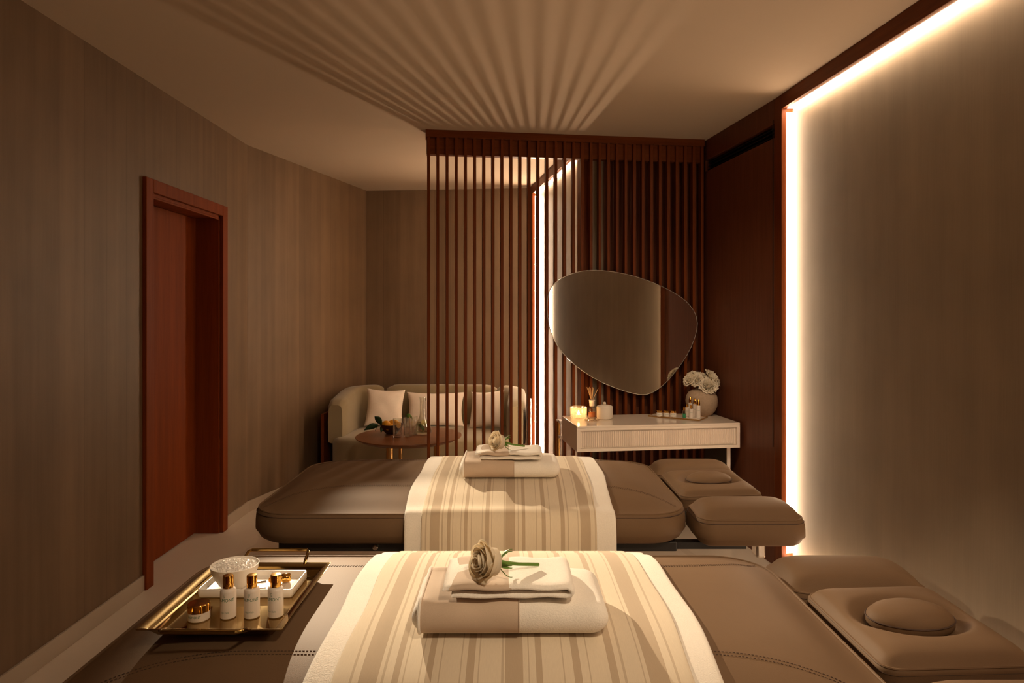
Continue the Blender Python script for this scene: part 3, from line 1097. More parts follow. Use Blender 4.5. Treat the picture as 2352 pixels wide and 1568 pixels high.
# marble dish
md = thing('marble_dish', 'low rectangular cream marble dish on the gold tray', 'dish', loc=(-0.630, 1.668, TF))
ma, mb = 0.112, 0.062
rows = []
for d, z in [(0.055, 0.007), (0.012, 0.007), (0.007, 0.009), (0.005, 0.0185), (0.0035, 0.020), (0.0015, 0.020), (0.0, 0.018), (0.0, 0.002), (0.002, 0.0), (0.055, 0.0)]:
    rows.append([(x, y, z) for x, y in rrect(ma - d, mb - d, max(0.008 - d, 0.002), 5)])
g = G().grid(rows, close_u=True)
K = len(rows[0]); g.f.append(tuple(range(K))); g.f.append(tuple(reversed([(len(rows) - 1) * K + k for k in range(K)])))
put('dish_body', g, 'marble', md, angle=50)

# bowl with salt
MZ = TF + 0.0072
bw = thing('salt_bowl', 'round frosted white bowl of bath salt standing in the marble dish', 'bowl', loc=(-0.672, 1.655, MZ))
put('bowl_body', G().lathe([(0.0001, 0.004), (0.020, 0.005), (0.034, 0.014), (0.045, 0.030), (0.0515, 0.046), (0.0545, 0.0555), (0.0560, 0.0550), (0.0535, 0.043), (0.047, 0.027), (0.036, 0.010), (0.024, 0.0), (0.0001, 0.0)], 56), 'bowl', bw)
rnd = random.Random(5)
g = G()
rows = []
for i in range(15):
    r_ = 0.0525 * (1 - i / 14) + 0.0002
    rows.append([(r_ * cos(2 * pi * j / 60), r_ * sin(2 * pi * j / 60), 0.048 + 0.013 * (1 - (r_ / 0.0525) ** 2) + rnd.uniform(0, 0.0018)) for j in range(60)])
g.grid(rows, close_u=True); g.f.append(tuple(14 * 60 + k for k in range(60)))
for k in range(420):
    r_ = 0.051 * sqrt(rnd.random()); a = rnd.uniform(0, 6.28)
    s = rnd.uniform(0.0009, 0.0020)
    c = Vector((r_ * cos(a), r_ * sin(a), 0.0495 + 0.013 * (1 - (r_ / 0.0525) ** 2)))
    R_ = Quaternion((rnd.random(), rnd.random(), rnd.random(), rnd.random())).normalized().to_matrix().to_4x4()
    g.add([tuple(c + (R_ @ Vector(p)) * s) for p in ((1, 1, 1), (-1, -1, 1), (-1, 1, -1), (1, -1, -1))], [(0, 1, 2), (0, 3, 1), (0, 2, 3), (1, 3, 2)])
o = put('bath_salt', g, 'salt', loc=(-0.672, 1.655, MZ), smooth=False)
tag(o, 'heap of coarse white bath salt filling the white bowl', 'salt', kind='stuff')

# massage roller
rl = thing('face_roller', 'small gold ridged face roller lying in the marble dish', 'face roller', loc=(-0.580, 1.672, MZ + 0.0113), rz=radians(22))
put('handle_shaft', G().tube([(-0.052, 0, -0.003), (-0.034, 0, -0.003)], 0.0016, 8), 'gold', rl)
put('ferrule', G().tube([(-0.034, 0, -0.003), (-0.020, 0, -0.0025)], 0.0030, 10), 'chrome', rl)
g = G()
pr = [(0.002, 0)]
for k in range(8):
    pr += [(0.0072, 0.002 + k * 0.0035), (0.0056, 0.0036 + k * 0.0035)]
pr += [(0.010, 0.032), (0.011, 0.034), (0.011, 0.048), (0.009, 0.052), (0.002, 0.053)]
g.lathe(pr, 18)
put('roller_head', g.xf(Matrix.Rotation(pi / 2, 4, 'Y') @ Matrix.Translation((0, 0, -0.016))), 'gold', rl, angle=30)

# bottles and jar on the tray
def bottle_geo():
    t = thing('lotion_bottle', 'x', 'bottle', loc=(0, 0, 0), group='white lotion bottles on the gold tray')
    r = 0.0168
    put('bottle_body', G().lathe([(0.0001, 0.0), (r - 0.002, 0.0), (r, 0.002), (r, 0.058), (r - 0.0012, 0.062), (r - 0.004, 0.0645), (0.009, 0.0655), (0.009, 0.0665), (0.0001, 0.0665)], 40), 'plastic', t)
    put('cap', G().lathe([(0.0001, 0.066), (0.0112, 0.066), (0.0112, 0.0905), (0.0104, 0.0922), (0.0001, 0.0928)], 32), 'gold', t, angle=30)
    put('brand_name', wrap(text_geo('VALMONT', 0.0092), r + 0.00025, 0.042), 'green', t, smooth=False)
    e = G()
    for s in (-1, 1):
        e.add([(s * 0.0024, 0.0035, 0), (s * 0.0017, 0.0035, 0), (s * -0.0000, -0.0035, 0), (s * 0.0007, -0.0035, 0)], [(0, 1, 2, 3)])
    e.add([(-0.0026, 0.0031, 0), (0.0026, 0.0031, 0), (0.0026, 0.0038, 0), (-0.0026, 0.0038, 0)], [(0, 1, 2, 3)])
    put('emblem', wrap(e, r + 0.00025, 0.0515), 'greygreen', t, smooth=False)
    sh = text_geo('Vital Falls', 0.0054)
    sh.v = [(x + y * 0.35, y, z) for x, y, z in sh.v]
    put('script_lettering', wrap(sh, r + 0.00025, 0.0155), 'greygreen', t, smooth=False)
    return t
b0 = bottle_geo()
specs = [(-0.626, 1.506, 0.0, 'white gold-capped lotion bottle beside the round gold-lidded jar, leftmost of the three'),
         (-0.5745, 1.508, 0.12, 'white gold-capped lotion bottle in the middle of the three on the gold tray'),
         (-0.5235, 1.512, -0.12, 'white gold-capped lotion bottle nearest the tray edge, rightmost of the three')]
for i, (x, y, rz, lab) in enumerate(specs):
    o = b0 if i == 0 else copy_tree(b0)
    o.location = (x, y, TF); o.rotation_euler = (0, 0, rz - 0.12); o['label'] = lab
jr = thing('cream_jar', 'small round jar with wide gold lid at the front left of the gold tray', 'jar', loc=(-0.6865, 1.497, TF), rz=0.15)
put('jar_body', G().lathe([(0.0001, 0), (0.0215, 0), (0.0230, 0.002), (0.0230, 0.0175), (0.0215, 0.019), (0.0001, 0.019)], 44), 'plastic', jr)
put('lid', G().lathe([(0.0001, 0.0188), (0.0233, 0.0188), (0.0233, 0.0342), (0.0222, 0.0358), (0.0001, 0.0362)], 44), 'gold', jr, angle=30)
put('brand_name', wrap(text_geo('VALMONT', 0.0068), 0.02325, 0.0115, -pi / 2 - 0.25), 'green', jr, smooth=False)

# ------------------------------------------------------------------ vanity shelf
VX, VY = 0.3827, 4.027
VW, VDp = 1.018, 0.425
van = thing('vanity_shelf', 'wall hung white lacquered vanity with fluted drawer front below the mirror', 'vanity', loc=(VX, VY, 0), rz=ANG)
put('top', G().box(0, VW, 0, VDp, 0.727, 0.740), 'lacquer', van, smooth=False, bevel=0.002)
put('body', G().box(0.0, VW, 0.012, VDp, 0.588, 0.727), 'lacquer_matt', van, smooth=False, bevel=0.0015)
g = G().box(0, VW, 0.0, 0.0118, 0.588, 0.606).box(0, VW, 0, 0.0118, 0.712, 0.7268).box(0, 0.022, 0, 0.0118, 0.606, 0.712).box(VW - 0.022, VW, 0, 0.0118, 0.606, 0.712)
put('face_frame', g, 'lacquer_matt', van, smooth=False, bevel=0.001)
g = G()
x = 0.034; w_ = VW - 0.068; nf = 74
rows_t = []; pts = []
for i in range(nf):
    for k in range(8):
        u = k / 8
        pts.append((x + w_ * (i + u) / nf, 0.0092 - 0.0062 * abs(sin(pi * u))))
pts.append((x + w_, 0.0092))
g.grid([[(px, py, 0.614) for px, py in pts], [(px, py, 0.704) for px, py in pts]])
g.box(0.0245, VW - 0.0245, 0.0092, 0.0117, 0.6085, 0.7095)
put('fluted_drawer_front', g, 'lacquer_matt', van, angle=60)
put('post', G().lathe([(0.0001, 0), (0.014, 0), (0.014, 0.698), (0.0001, 0.698)], 18), 'brass', van, loc=(-0.010, VDp + 0.062, 0))
put('post_cap', G().lathe([(0.0001, 0.698), (0.016, 0.698), (0.016, 0.708), (0.0001, 0.708)], 18), 'lacquer_matt', van, loc=(-0.010, VDp + 0.062, 0))
for zz in (0.60, 0.70):
    put('bracket', G().box(-0.016, 0.03, VDp - 0.01, VDp + 0.055, zz - 0.008, zz + 0.008), 'lacquer_matt', van, smooth=False)
put('side_support', G().box(VW - 0.052, VW - 0.034, 0.07, VDp - 0.02, 0.0, 0.5875), 'grey_metal', van, smooth=False, bevel=0.002)
put('support_edging', G().box(VW - 0.054, VW - 0.032, 0.062, 0.0695, 0.0, 0.5875), 'lacquer_matt', van, smooth=False)
VT = 0.7402

def ribbed(r, n, amp, prof, seg=4):
    """lathe with vertical ribs"""
    g = G(); rows = []
    m_ = n * seg
    for rr, z, am in prof:
        rows.append([((rr + am * (1 if k % 2 == 0 else -1)) * cos(2 * pi * k / m_), (rr + am * (1 if k % 2 == 0 else -1)) * sin(2 * pi * k / m_), z) for k in range(m_)])
    g.grid(rows, close_u=True)
    return g
# candle in cut glass
ch = thing('candle_holder', 'ribbed clear glass candle holder with a lit tealight at the left end of the vanity', 'candle holder', loc=(0.4215, 4.325, VT))
put('glass_cup', ribbed(0.05, 22, 0, [(0.030, 0.001, 0.0), (0.046, 0.004, 0.001), (0.050, 0.014, 0.0022), (0.051, 0.074, 0.0022), (0.049, 0.0765, 0.001), (0.0465, 0.074, 0.001), (0.045, 0.016, 0.001), (0.036, 0.010, 0.0), (0.001, 0.010, 0)], 2), 'glass_warm', ch, angle=20)
put('tealight', G().lathe([(0.0001, 0.0105), (0.018, 0.0105), (0.018, 0.026), (0.0001, 0.025)], 24), 'wax', ch)
put('flame', G().lathe([(0.0001, 0.026), (0.005, 0.030), (0.007, 0.036), (0.0045, 0.045), (0.0015, 0.053), (0.0001, 0.056)], 14), 'flame', ch)
cl = bpy.data.lights.new('candle_light', 'POINT'); cl.energy = 0.55; cl.color = (1.0, 0.55, 0.2); cl.shadow_soft_size = 0.004
co = bpy.data.objects.new('candle_light', cl); co.location = (0.4215, 4.325, VT + 0.064); COL.objects.link(co)
# glass lid
gl = thing('glass_lid', 'faceted flat glass lid lying beside the candle holder on the vanity', 'glass lid', loc=(0.497, 4.245, VT))
put('lid_disc', ribbed(0.05, 24, 0, [(0.001, 0.001, 0), (0.044, 0.001, 0.0015), (0.047, 0.006, 0.0022), (0.040, 0.011, 0.0025), (0.024, 0.014, 0.0018), (0.001, 0.015, 0)], 2), 'glass_warm', gl, angle=15)
# reed diffuser
rd = thing('reed_diffuser', 'amber glass reed diffuser with pale collar behind the white jar', 'reed diffuser', loc=(0.515, 4.398, VT))
put('bottle_glass', G().lathe([(0.0001, 0.0), (0.025, 0.0), (0.027, 0.003), (0.027, 0.048), (0.023, 0.060), (0.013, 0.067), (0.011, 0.072), (0.0105, 0.074)], 32), 'glass', rd)
put('oil', G().lathe([(0.0001, 0.002), (0.0245, 0.002), (0.0253, 0.004), (0.0253, 0.034), (0.0001, 0.034)], 28), 'amber', rd)
put('collar', G().lathe([(0.012, 0.070), (0.0165, 0.071), (0.0185, 0.104), (0.020, 0.106), (0.020, 0.110), (0.0001, 0.110)], 28), 'porcelain', rd)
for k, (dx, dy) in enumerate(((-0.032, 0.004), (-0.024, -0.006), (-0.008, 0.01), (0.002, -0.010), (0.010, 0.006), (0.040, 0.0), (-0.016, 0.012))):
    put('reed', G().tube([(dx * 0.12, dy * 0.12, 0.1095), (dx, dy, 0.192 - 0.004 * (k % 3))], 0.0019, 6), 'reed', rd)
# lidded white jar
wj = thing('lidded_jar', 'cream white porcelain jar with round knob lid on the vanity', 'jar', loc=(0.586, 4.318, VT))
put('jar_body', G().lathe([(0.0001, 0), (0.040, 0.0), (0.047, 0.004), (0.0505, 0.012), (0.0510, 0.070), (0.0500, 0.0725), (0.0001, 0.0725)], 48), 'porcelain', wj)
put('jar_lid', G().lathe([(0.0001, 0.073), (0.0515, 0.073), (0.0515, 0.077), (0.046, 0.083), (0.030, 0.0875), (0.006, 0.089), (0.005, 0.090), (0.0001, 0.0905)], 48), 'porcelain', wj)
put('lid_knob', G().ball((0, 0, 0.0985), 0.0095, 12), 'porcelain', wj)
# cosmetics tray
q = thing('cosmetics_tray', 'thin cream tray with bronze rim holding small jars and bottles on the vanity', 'tray', loc=(1.065, 4.388, VT), rz=radians(-30))
A_ = Vector((0.889, 4.423)); B_ = Vector((1.160, 4.224))
q.rotation_euler = (0, 0, atan2(-0.199, 0.271) * 0.93)
put('tray_plate', G().box(-0.165, 0.165, -0.078, 0.078, 0.0, 0.006), 'lacquer', q, smooth=False, bevel=0.001)
g = G().box(-0.169, 0.169, -0.082, -0.0785, 0, 0.009).box(-0.169, 0.169, 0.0785, 0.082, 0, 0.009).box(-0.169, -0.1655, -0.0785, 0.0785, 0, 0.009).box(0.1655, 0.169, -0.0785, 0.0785, 0, 0.009)
put('tray_rim', g, 'brass', q, smooth=False)
CT = VT + 0.0063
j0 = thing('face_cream_jar', 'x', 'jar', group='small square-set cream jars on the cosmetics tray')
put('jar_body', G().lathe([(0.0001, 0), (0.0175, 0), (0.019, 0.002), (0.019, 0.022), (0.0175, 0.0245), (0.0001, 0.0245)], 28), 'plastic', j0)
put('lid', G().lathe([(0.0001, 0.0247), (0.0185, 0.0247), (0.0185, 0.0375), (0.0175, 0.0385), (0.0001, 0.0385)], 28), 'gold', j0, angle=30)
put('brand_name', wrap(text_geo('VALMONT', 0.0058), 0.01925, 0.0135, -pi / 2 - 0.2), 'green', j0, smooth=False)
for i, (px, lab) in enumerate(((1514.6, 'white cream jar with gold lid at the far left corner of the cosmetics tray'), (1530.7, 'white cream jar with gold lid, middle of the row of three on the cosmetics tray'), (1546.2, 'white gold-lidded cream jar at the right end of the row of three jars'))):
    o = j0 if i == 0 else copy_tree(j0)
    Y = 4.378 + 0.006 * (1 - i)
    o.location = ((px - 1176) / 1568 * Y, Y, CT); o['label'] = lab
# bottles on the cosmetics tray
def small_bottle(r, h, hc, label, px, Y, mat='plastic', pointed=True, liquid=False):
    t = thing('serum_bottle', label, 'bottle', loc=((px - 1176) / 1568 * Y, Y, CT), group='gold-capped bottles on the cosmetics tray')
    put('bottle_body', G().lathe([(0.0001, 0), (r - 0.001, 0), (r, 0.001), (r, h - 0.003), (r - 0.003, h), (0.0001, h)], 24), 'glass' if liquid else mat, t)
    if liquid:
        put('lotion', G().lathe([(0.0001, 0.002), (r - 0.002, 0.002), (r - 0.002, h * 0.58), (0.0001, h * 0.58)], 20), 'green_liquid', t)
    rc = r * (0.80 if pointed else 0.62)
    pr = [(0.0001, h + 0.0002), (rc, h + 0.0002)]
    pr += [(rc * 0.98, h + hc * 0.5), (rc * 0.62, h + hc * 0.92), (rc * 0.45, h + hc), (0.0001, h + hc)] if pointed else [(rc, h + hc - 0.001), (rc - 0.001, h + hc), (0.0001, h + hc)]
    put('cap', G().lathe(pr, 20), 'gold', t, angle=30)
    if not liquid:
        put('brand_name', wrap(text_geo('VALMONT', 0.0046), r + 0.0002, h * 0.6, -pi / 2 - 0.25), 'green', t, smooth=False)
    return t
small_bottle(0.0125, 0.046, 0.021, 'small clear bottle half full of green lotion with slim gold cap', 1571.5, 4.325, pointed=False, liquid=True)
small_bottle(0.0135, 0.058, 0.020, 'short white bottle with gold cap standing just behind the green lotion bottle', 1578.5, 4.385, pointed=False)
small_bottle(0.0135, 0.058, 0.022, 'short white gold-capped bottle in front of the tall bottles', 1587.5, 4.312, pointed=False)
small_bottle(0.0130, 0.082, 0.036, 'tall white bottle with tapering gold cap, farthest left of the tall ones', 1586.0, 4.425)
small_bottle(0.0130, 0.080, 0.036, 'tall white bottle with tapering gold cap in the middle of the tall ones', 1596.0, 4.375)
small_bottle(0.0140, 0.080, 0.036, 'tall white bottle with tapering gold cap at the front right of the cosmetics tray', 1604.0, 4.305)

# vase with peonies
vs = thing('flower_vase', 'round rough sandstone vase at the right end of the vanity', 'vase', loc=(1.243, 4.475, VT))
vp = [(0.0001, 0.0), (0.045, 0.0), (0.060, 0.004), (0.084, 0.028), (0.099, 0.062), (0.1035, 0.095), (0.099, 0.125), (0.084, 0.150), (0.060, 0.166), (0.040, 0.170), (0.036, 0.176), (0.033, 0.176), (0.033, 0.168), (0.050, 0.150), (0.0001, 0.140)]
put('vase_body', G().lathe(vp, 56), 'stone', vs)
PE = [(2, 0.004, 0.040, 0.0), (3, 0.009, 0.042, 0.05), (4, 0.014, 0.042, 0.1), (5, 0.020, 0.041, 0.15), (6, 0.026, 0.040, 0.25), (6, 0.032, 0.036, 0.35), (7, 0.038, 0.031, 0.5), (7, 0.042, 0.022, 0.7)]
pe = [(-0.082, 0.00, 0.246, (-0.75, -0.25, 0.6), 'white peony at the far left of the vase bouquet', 1),
      (-0.020, 0.01, 0.264, (-0.1, -0.1, 1.0), 'white peony at the top middle of the vase bouquet', 0.95),
      (-0.048, -0.035, 0.238, (-0.4, -0.7, 0.5), 'white peony just left of the centre of the vase bouquet', 0.85),
      (0.030, -0.060, 0.208, (0.0, -0.8, 0.6), 'cream white peony at the bottom front of the bouquet hanging over the vase rim', 1.1),
      (0.078, -0.005, 0.252, (0.7, -0.3, 0.65), 'large white peony at the right of the vase bouquet', 1.15)]
for i, (dx, dy, dz, ax, lab, sc) in enumerate(pe):
    t = thing('peony', lab, 'flower', loc=(1.243 + dx, 4.475 + dy, VT + dz), group='white peonies in the vase')
    axv = Vector(ax).normalized()
    q_ = axv.to_track_quat('Z', 'Y').to_matrix().to_4x4()
    g = petals(PE, 60 + i, ruffle=1.0, wide=1.15)
    g.xf(Matrix.Translation(-axv * 0.026 * sc) @ q_ @ Matrix.Scale(sc, 4))
    o = put('bloom', g, 'peony', t, angle=180)
    s = o.modifiers.new('thickness', 'SOLIDIFY'); s.thickness = 0.0008
    base = Vector((-dx * 0.75, -dy * 0.75, 0.150 - dz))
    mid = -axv * 0.035 * sc + Vector((0, 0, -0.012))
    put('stem', G().tube([tuple(-axv * 0.012), tuple(mid), tuple(base * 0.7 + mid * 0.3), tuple(base)], 0.0028, 8), 'leaf_dark', t)
    rr_ = []
    for k in range(7):
        v_ = k / 6
        w_l = 0.012 * sin(pi * v_) + 0.0005
        p_ = mid + Vector((-0.02 + 0.01 * i, -0.02, -0.004)) * v_ * 1.6
        rr_.append([tuple(p_ + Vector((0, 0, w_l))), tuple(p_ + Vector((0, -0.003, 0))), tuple(p_ - Vector((0, 0, w_l)))])
    lo_ = put('leaf', G().grid(rr_), 'leaf_dark', t, angle=180)
    s = lo_.modifiers.new('thickness', 'SOLIDIFY'); s.thickness = 0.0007

# ------------------------------------------------------------------ mirror
mp = [(600, 137), (510, 143), (430, 160), (365, 180), (310, 205), (255, 235), (210, 268), (175, 305), (150, 350), (130, 410), (121, 480), (119, 550), (125, 620), (136, 695), (155, 770), (187, 860), (230, 940), (283, 1012), (345, 1080), (420, 1149), (500, 1210), (600, 1275), (700, 1328), (785, 1366), (870, 1398), (960, 1428), (1050, 1450), (1110, 1461), (1170, 1461), (1225, 1444), (1280, 1415), (1340, 1372), (1410, 1305), (1490, 1210), (1550, 1128), (1610, 1035), (1655, 948), (1692, 850), (1713, 770), (1719, 700), (1707, 630), (1680, 568), (1640, 512), (1590, 460), (1520, 408), (1430, 355), (1340, 310), (1250, 270), (1150, 233), (1050, 202), (950, 177), (860, 159), (770, 146), (690, 139)]
mx0 = S0[0]; off = -0.038
outl = []
for zx, zy in mp:
    px = 1230 + zx / 4.612; py = 590 + zy / 4.612
    # intersection of the view ray with the mirror plane
    k = (px - 1176) / 1568
    o0 = (S0[0] - sin(ANG) * off, S0[1] + cos(ANG) * off)
    Y = (o0[1] - TA * o0[0]) / (1 - TA * k)
    X = k * Y
    z = 1.4 - (py - 722) / 1568 * Y
    s = ((X - o0[0]) * cos(ANG) + (Y - o0[1]) * sin(ANG))
    outl.append((s, z))
mir = thing('wall_mirror', 'large pebble shaped frameless mirror hanging on the slats above the vanity', 'mirror', loc=(S0[0] - sin(ANG) * off, S0[1] + cos(ANG) * off, 0), rz=ANG)
n = len(outl)
cxm = sum(p[0] for p in outl) / n; czm = sum(p[1] for p in outl) / n
def shr(k): return [((p[0] - cxm) * k + cxm, (p[1] - czm) * k + czm) for p in outl]
g = G().add([(x, 0, z) for x, z in shr(0.992)], [tuple(range(n))])
put('mirror_glass', g, 'mirror', mir, smooth=False)
rows = [[(x, 0.0, z) for x, z in shr(0.992)], [(x, 0.0012, z) for x, z in shr(1.0)], [(x, 0.006, z) for x, z in shr(1.0)]]
put('bevelled_edge', G().grid(rows, close_u=True), 'mirror_edge', mir, angle=50)
g = G().grid([[(x, 0.0062, z) for x, z in shr(0.93)], [(x, 0.0375, z) for x, z in shr(0.93)]], close_u=True)
g.f.append(tuple(range(n))); g.f.append(tuple(reversed([n + k for k in range(n)])))
put('backing_board', g, 'black', mir, smooth=False)

# ------------------------------------------------------------------ sofa corner
def cushion(a, b, h, seed=1, nx=22, ny=22, p=2.6, dip=0.20):
    """square pillow lying in the x-y plane, thickness along z"""
    g = G()
    rnd = random.Random(seed); ph = [rnd.uniform(0, 6.28) for _ in range(4)]
    def surf(s):
        rows = []
        for i in range(ny + 1):
            v = -1 + 2 * i / ny
            row = []
            for j in range(nx + 1):
                u = -1 + 2 * j / nx
                kx = 1 - dip * (1 - abs(v) ** 2) * abs(u) ** 3 * 0.55
                # edges pulled inward between the corners
                x = a * u * (1 - dip * (1 - v * v) * 0.5)
                y = b * v * (1 - dip * (1 - u * u) * 0.5)
                t = max(0.0, (1 - abs(u) ** p)) ** 0.55 * max(0.0, (1 - abs(v) ** p)) ** 0.55
                z = s * (h * t + 0.0012) + s * 0.004 * t * sin(u * 6 + ph[0]) * sin(v * 5 + ph[1])
                row.append((x, y, z))
            rows.append(row)
        return rows
    top = surf(1); bot = surf(-1)
    g.grid(top)
    o = len(g.v)
    g.grid([list(reversed(r)) for r in bot])
    # join the rims
    K = nx + 1
    rim_t = [(0, j) for j in range(K)] + [(i, K - 1) for i in range(1, ny + 1)] + [(ny, j) for j in range(K - 2, -1, -1)] + [(i, 0) for i in range(ny - 1, 0, -1)]
    L = len(rim_t)
    for k in range(L):
        i1, j1 = rim_t[k]; i2, j2 = rim_t[(k + 1) % L]
        g.f.append((i1 * K + j1, o + i1 * K + (K - 1 - j1), o + i2 * K + (K - 1 - j2), i2 * K + j2))
    return g

sofa = thing('sofa', 'olive beige curved sofa with dark wood sides in the far corner behind the screen', 'sofa', loc=(-0.62, 5.78, 0), rz=radians(-3))
# seat base (rounded front)
def slab_outline(pts, z0, z1, r=0.02):
    g = G(); n = len(pts)
    cx = sum(p[0] for p in pts) / n; cy = sum(p[1] for p in pts) / n
    def ins(d): 
        out = []
        for x, y in pts:
            l = sqrt((x - cx) ** 2 + (y - cy) ** 2)
            out.append((cx + (x - cx) * (1 - d / l), cy + (y - cy) * (1 - d / l)))
        return out
    rows = []
    for d, z in [(0.3, z0), (r, z0), (r * 0.3, z0 + r * 0.3), (0, z0 + r), (0, z1 - r), (r * 0.3, z1 - r * 0.3), (r, z1), (r * 2.2, z1 + r * 0.12), (0.22, z1 + r * 0.2), (0.3, z1 + r * 0.2)]:
        rows.append([(x, y, z) for x, y in ins(d)])
    g.grid(rows, close_u=True)
    g.f.append(tuple(reversed(range(n)))); g.f.append(tuple(9 * n + k for k in range(n)))
    return g
seat = []
def arc(cx, cy, rx, ry, a0, a1, n):
    return [(cx + rx * cos(radians(a0 + (a1 - a0) * i / n)), cy + ry * sin(radians(a0 + (a1 - a0) * i / n))) for i in range(n + 1)]
seat = arc(-0.55, -0.30, 0.26, 0.20, 180, 270, 8) + arc(0.42, -0.30, 0.24, 0.20, 270, 360, 8) + arc(0.42, 0.30, 0.2, 0.14, 0, 90, 6) + arc(-0.50, 0.30, 0.2, 0.16, 90, 180, 6)
put('seat', slab_outline(seat, 0.08, 0.42, 0.045), 'sofa', sofa, angle=50)
# back cushion and arm cushions
def bolster(P, w, z0, z1, lean=0.0, r=0.05):
    """upright cushion following a plan path P with thickness w"""
    g = G(); rows = []
    V = [Vector((p[0], p[1])) for p in P]
    for i, p in enumerate(V):
        t = (V[min(i + 1, len(V) - 1)] - V[max(i - 1, 0)]).normalized()
        nn = Vector((-t.y, t.x))
        e = min(i, len(V) - 1 - i)
        kk = 0.72 if e == 0 else 0.93 if e == 1 else 1.0
        h0, h1 = z0 + (0 if e else 0.012), z1[i] - (0.03 if e == 0 else 0.006 if e == 1 else 0) if isinstance(z1, list) else z1 - (0.03 if e == 0 else 0.006 if e == 1 else 0)
        row = []
        for u, v in ((-1, 0.03), (-1.04, 0.15), (-1.06, 0.5), (-1.0, 0.86), (-0.82, 0.965), (-0.4, 1.0), (0.4, 1.0), (0.82, 0.965), (1, 0.86), (1.04, 0.5), (1.02, 0.15), (0.97, 0.03), (0.6, 0.0), (-0.6, 0.0)):
            c = p + nn * (w / 2 * u * kk + lean * v)
            row.append((c.x, c.y, h0 + (h1 - h0) * v))
        rows.append(row)
    g.grid(rows, close_u=True)
    n = len(rows[0])
    g.f.append(tuple(range(n))); g.f.append(tuple((len(rows) - 1) * n + k for k in reversed(range(n))))
    return g
def interp(a, b, n): return [(a[0] + (b[0] - a[0]) * i / n, a[1] + (b[1] - a[1]) * i / n) for i in range(n + 1)]
put('back_cushion', bolster(interp((-0.53, 0.375), (0.46, 0.375), 18), 0.15, 0.40, 0.765, 0.03), 'sofa', sofa, angle=60)
pl = arc(-0.52, 0.10, 0.275, 0.27, 98, 180, 10) + interp((-0.797, 0.06), (-0.775, -0.36), 9)
put('arm_cushion', bolster(pl, 0.15, 0.36, [0.765] * 9 + [0.765 - 0.0055 * k for k in range(len(pl) - 9)], 0.0), 'sofa', sofa, angle=60)
pr_ = arc(0.445, 0.10, 0.215, 0.27, 82, 0, 10) + interp((0.662, 0.06), (0.672, -0.36), 9)
put('arm_cushion', bolster(pr_, 0.15, 0.36, [0.765] * 9 + [0.765 - 0.0055 * k for k in range(len(pr_) - 9)], 0.0), 'sofa', sofa, angle=60)
# timber side frames
put('side_frame', G().box(-0.905, -0.878, -0.33, 0.30, 0.0, 0.60), 'wood', sofa, smooth=False, bevel=0.004)
put('side_frame', G().box(0.757, 0.777, -0.40, 0.25, 0.0, 0.665), 'wood', sofa, smooth=False, bevel=0.004)
put('back_frame', G().box(-0.60, 0.50, 0.468, 0.49, 0.0, 0.62), 'wood', sofa, smooth=False, bevel=0.004)
put('plinth', G().box(-0.60, 0.60, -0.34, 0.36, 0.0, 0.08), 'black', sofa, smooth=False)

# cushions on the sofa
def pillow(px, py, Y, a, b, h, rx, ry, rz, seed, label):
    X = (px - 1176) / 1568 * Y
    z = 1.4 - (py - 722) / 1568 * Y
    o = put('throw_pillow', cushion(a, b, h, seed), 'boucle', loc=(X, Y, z), rot=(radians(rx), radians(ry), radians(rz)), angle=80)
    tag(o, label, 'pillow', 'white cushions on the sofa')
pillow(884, 936, 5.93, 0.165, 0.165, 0.060, 72, 3, 6, 1, 'square white cushion in the left corner of the sofa')
pillow(1000, 940, 5.98, 0.255, 0.155, 0.060, 72, 0, 0, 2, 'wide white lumbar cushion in the middle of the sofa')
pillow(1117, 940, 5.86, 0.16, 0.165, 0.055, 70, -6, -24, 3, 'white cushion leaning in the right corner of the sofa, seen through the slats')

# round side table
TBX, TBY, TBZ = -0.742, 4.92, 0.53
tb_ = thing('round_table', 'round dark wood table with brass legs in front of the sofa', 'table', loc=(TBX, TBY, 0))
put('tabletop', G().lathe([(0.0001, TBZ - 0.03), (0.335, TBZ - 0.03), (0.374, TBZ - 0.010), (0.379, TBZ - 0.004), (0.378, TBZ), (0.0001, TBZ)], 96), 'wood_table', tb_, angle=20)
for (x, y, r_) in ((-0.145, 0.03, 0.026), (-0.055, -0.04, 0.013), (0.195, 0.05, 0.024)):
    put('leg', G().lathe([(0.0001, 0.008), (r_, 0.008), (r_, TBZ - 0.03), (0.0001, TBZ - 0.03)], 24), 'brass', tb_, loc=(x, y, 0))
put('foot_plate', G().lathe([(0.0001, 0), (0.25, 0), (0.25, 0.006), (0.245, 0.008), (0.0001, 0.008)], 64), 'brass', tb_, loc=(0.0, 0, 0))
TT = TBZ + 0.0004
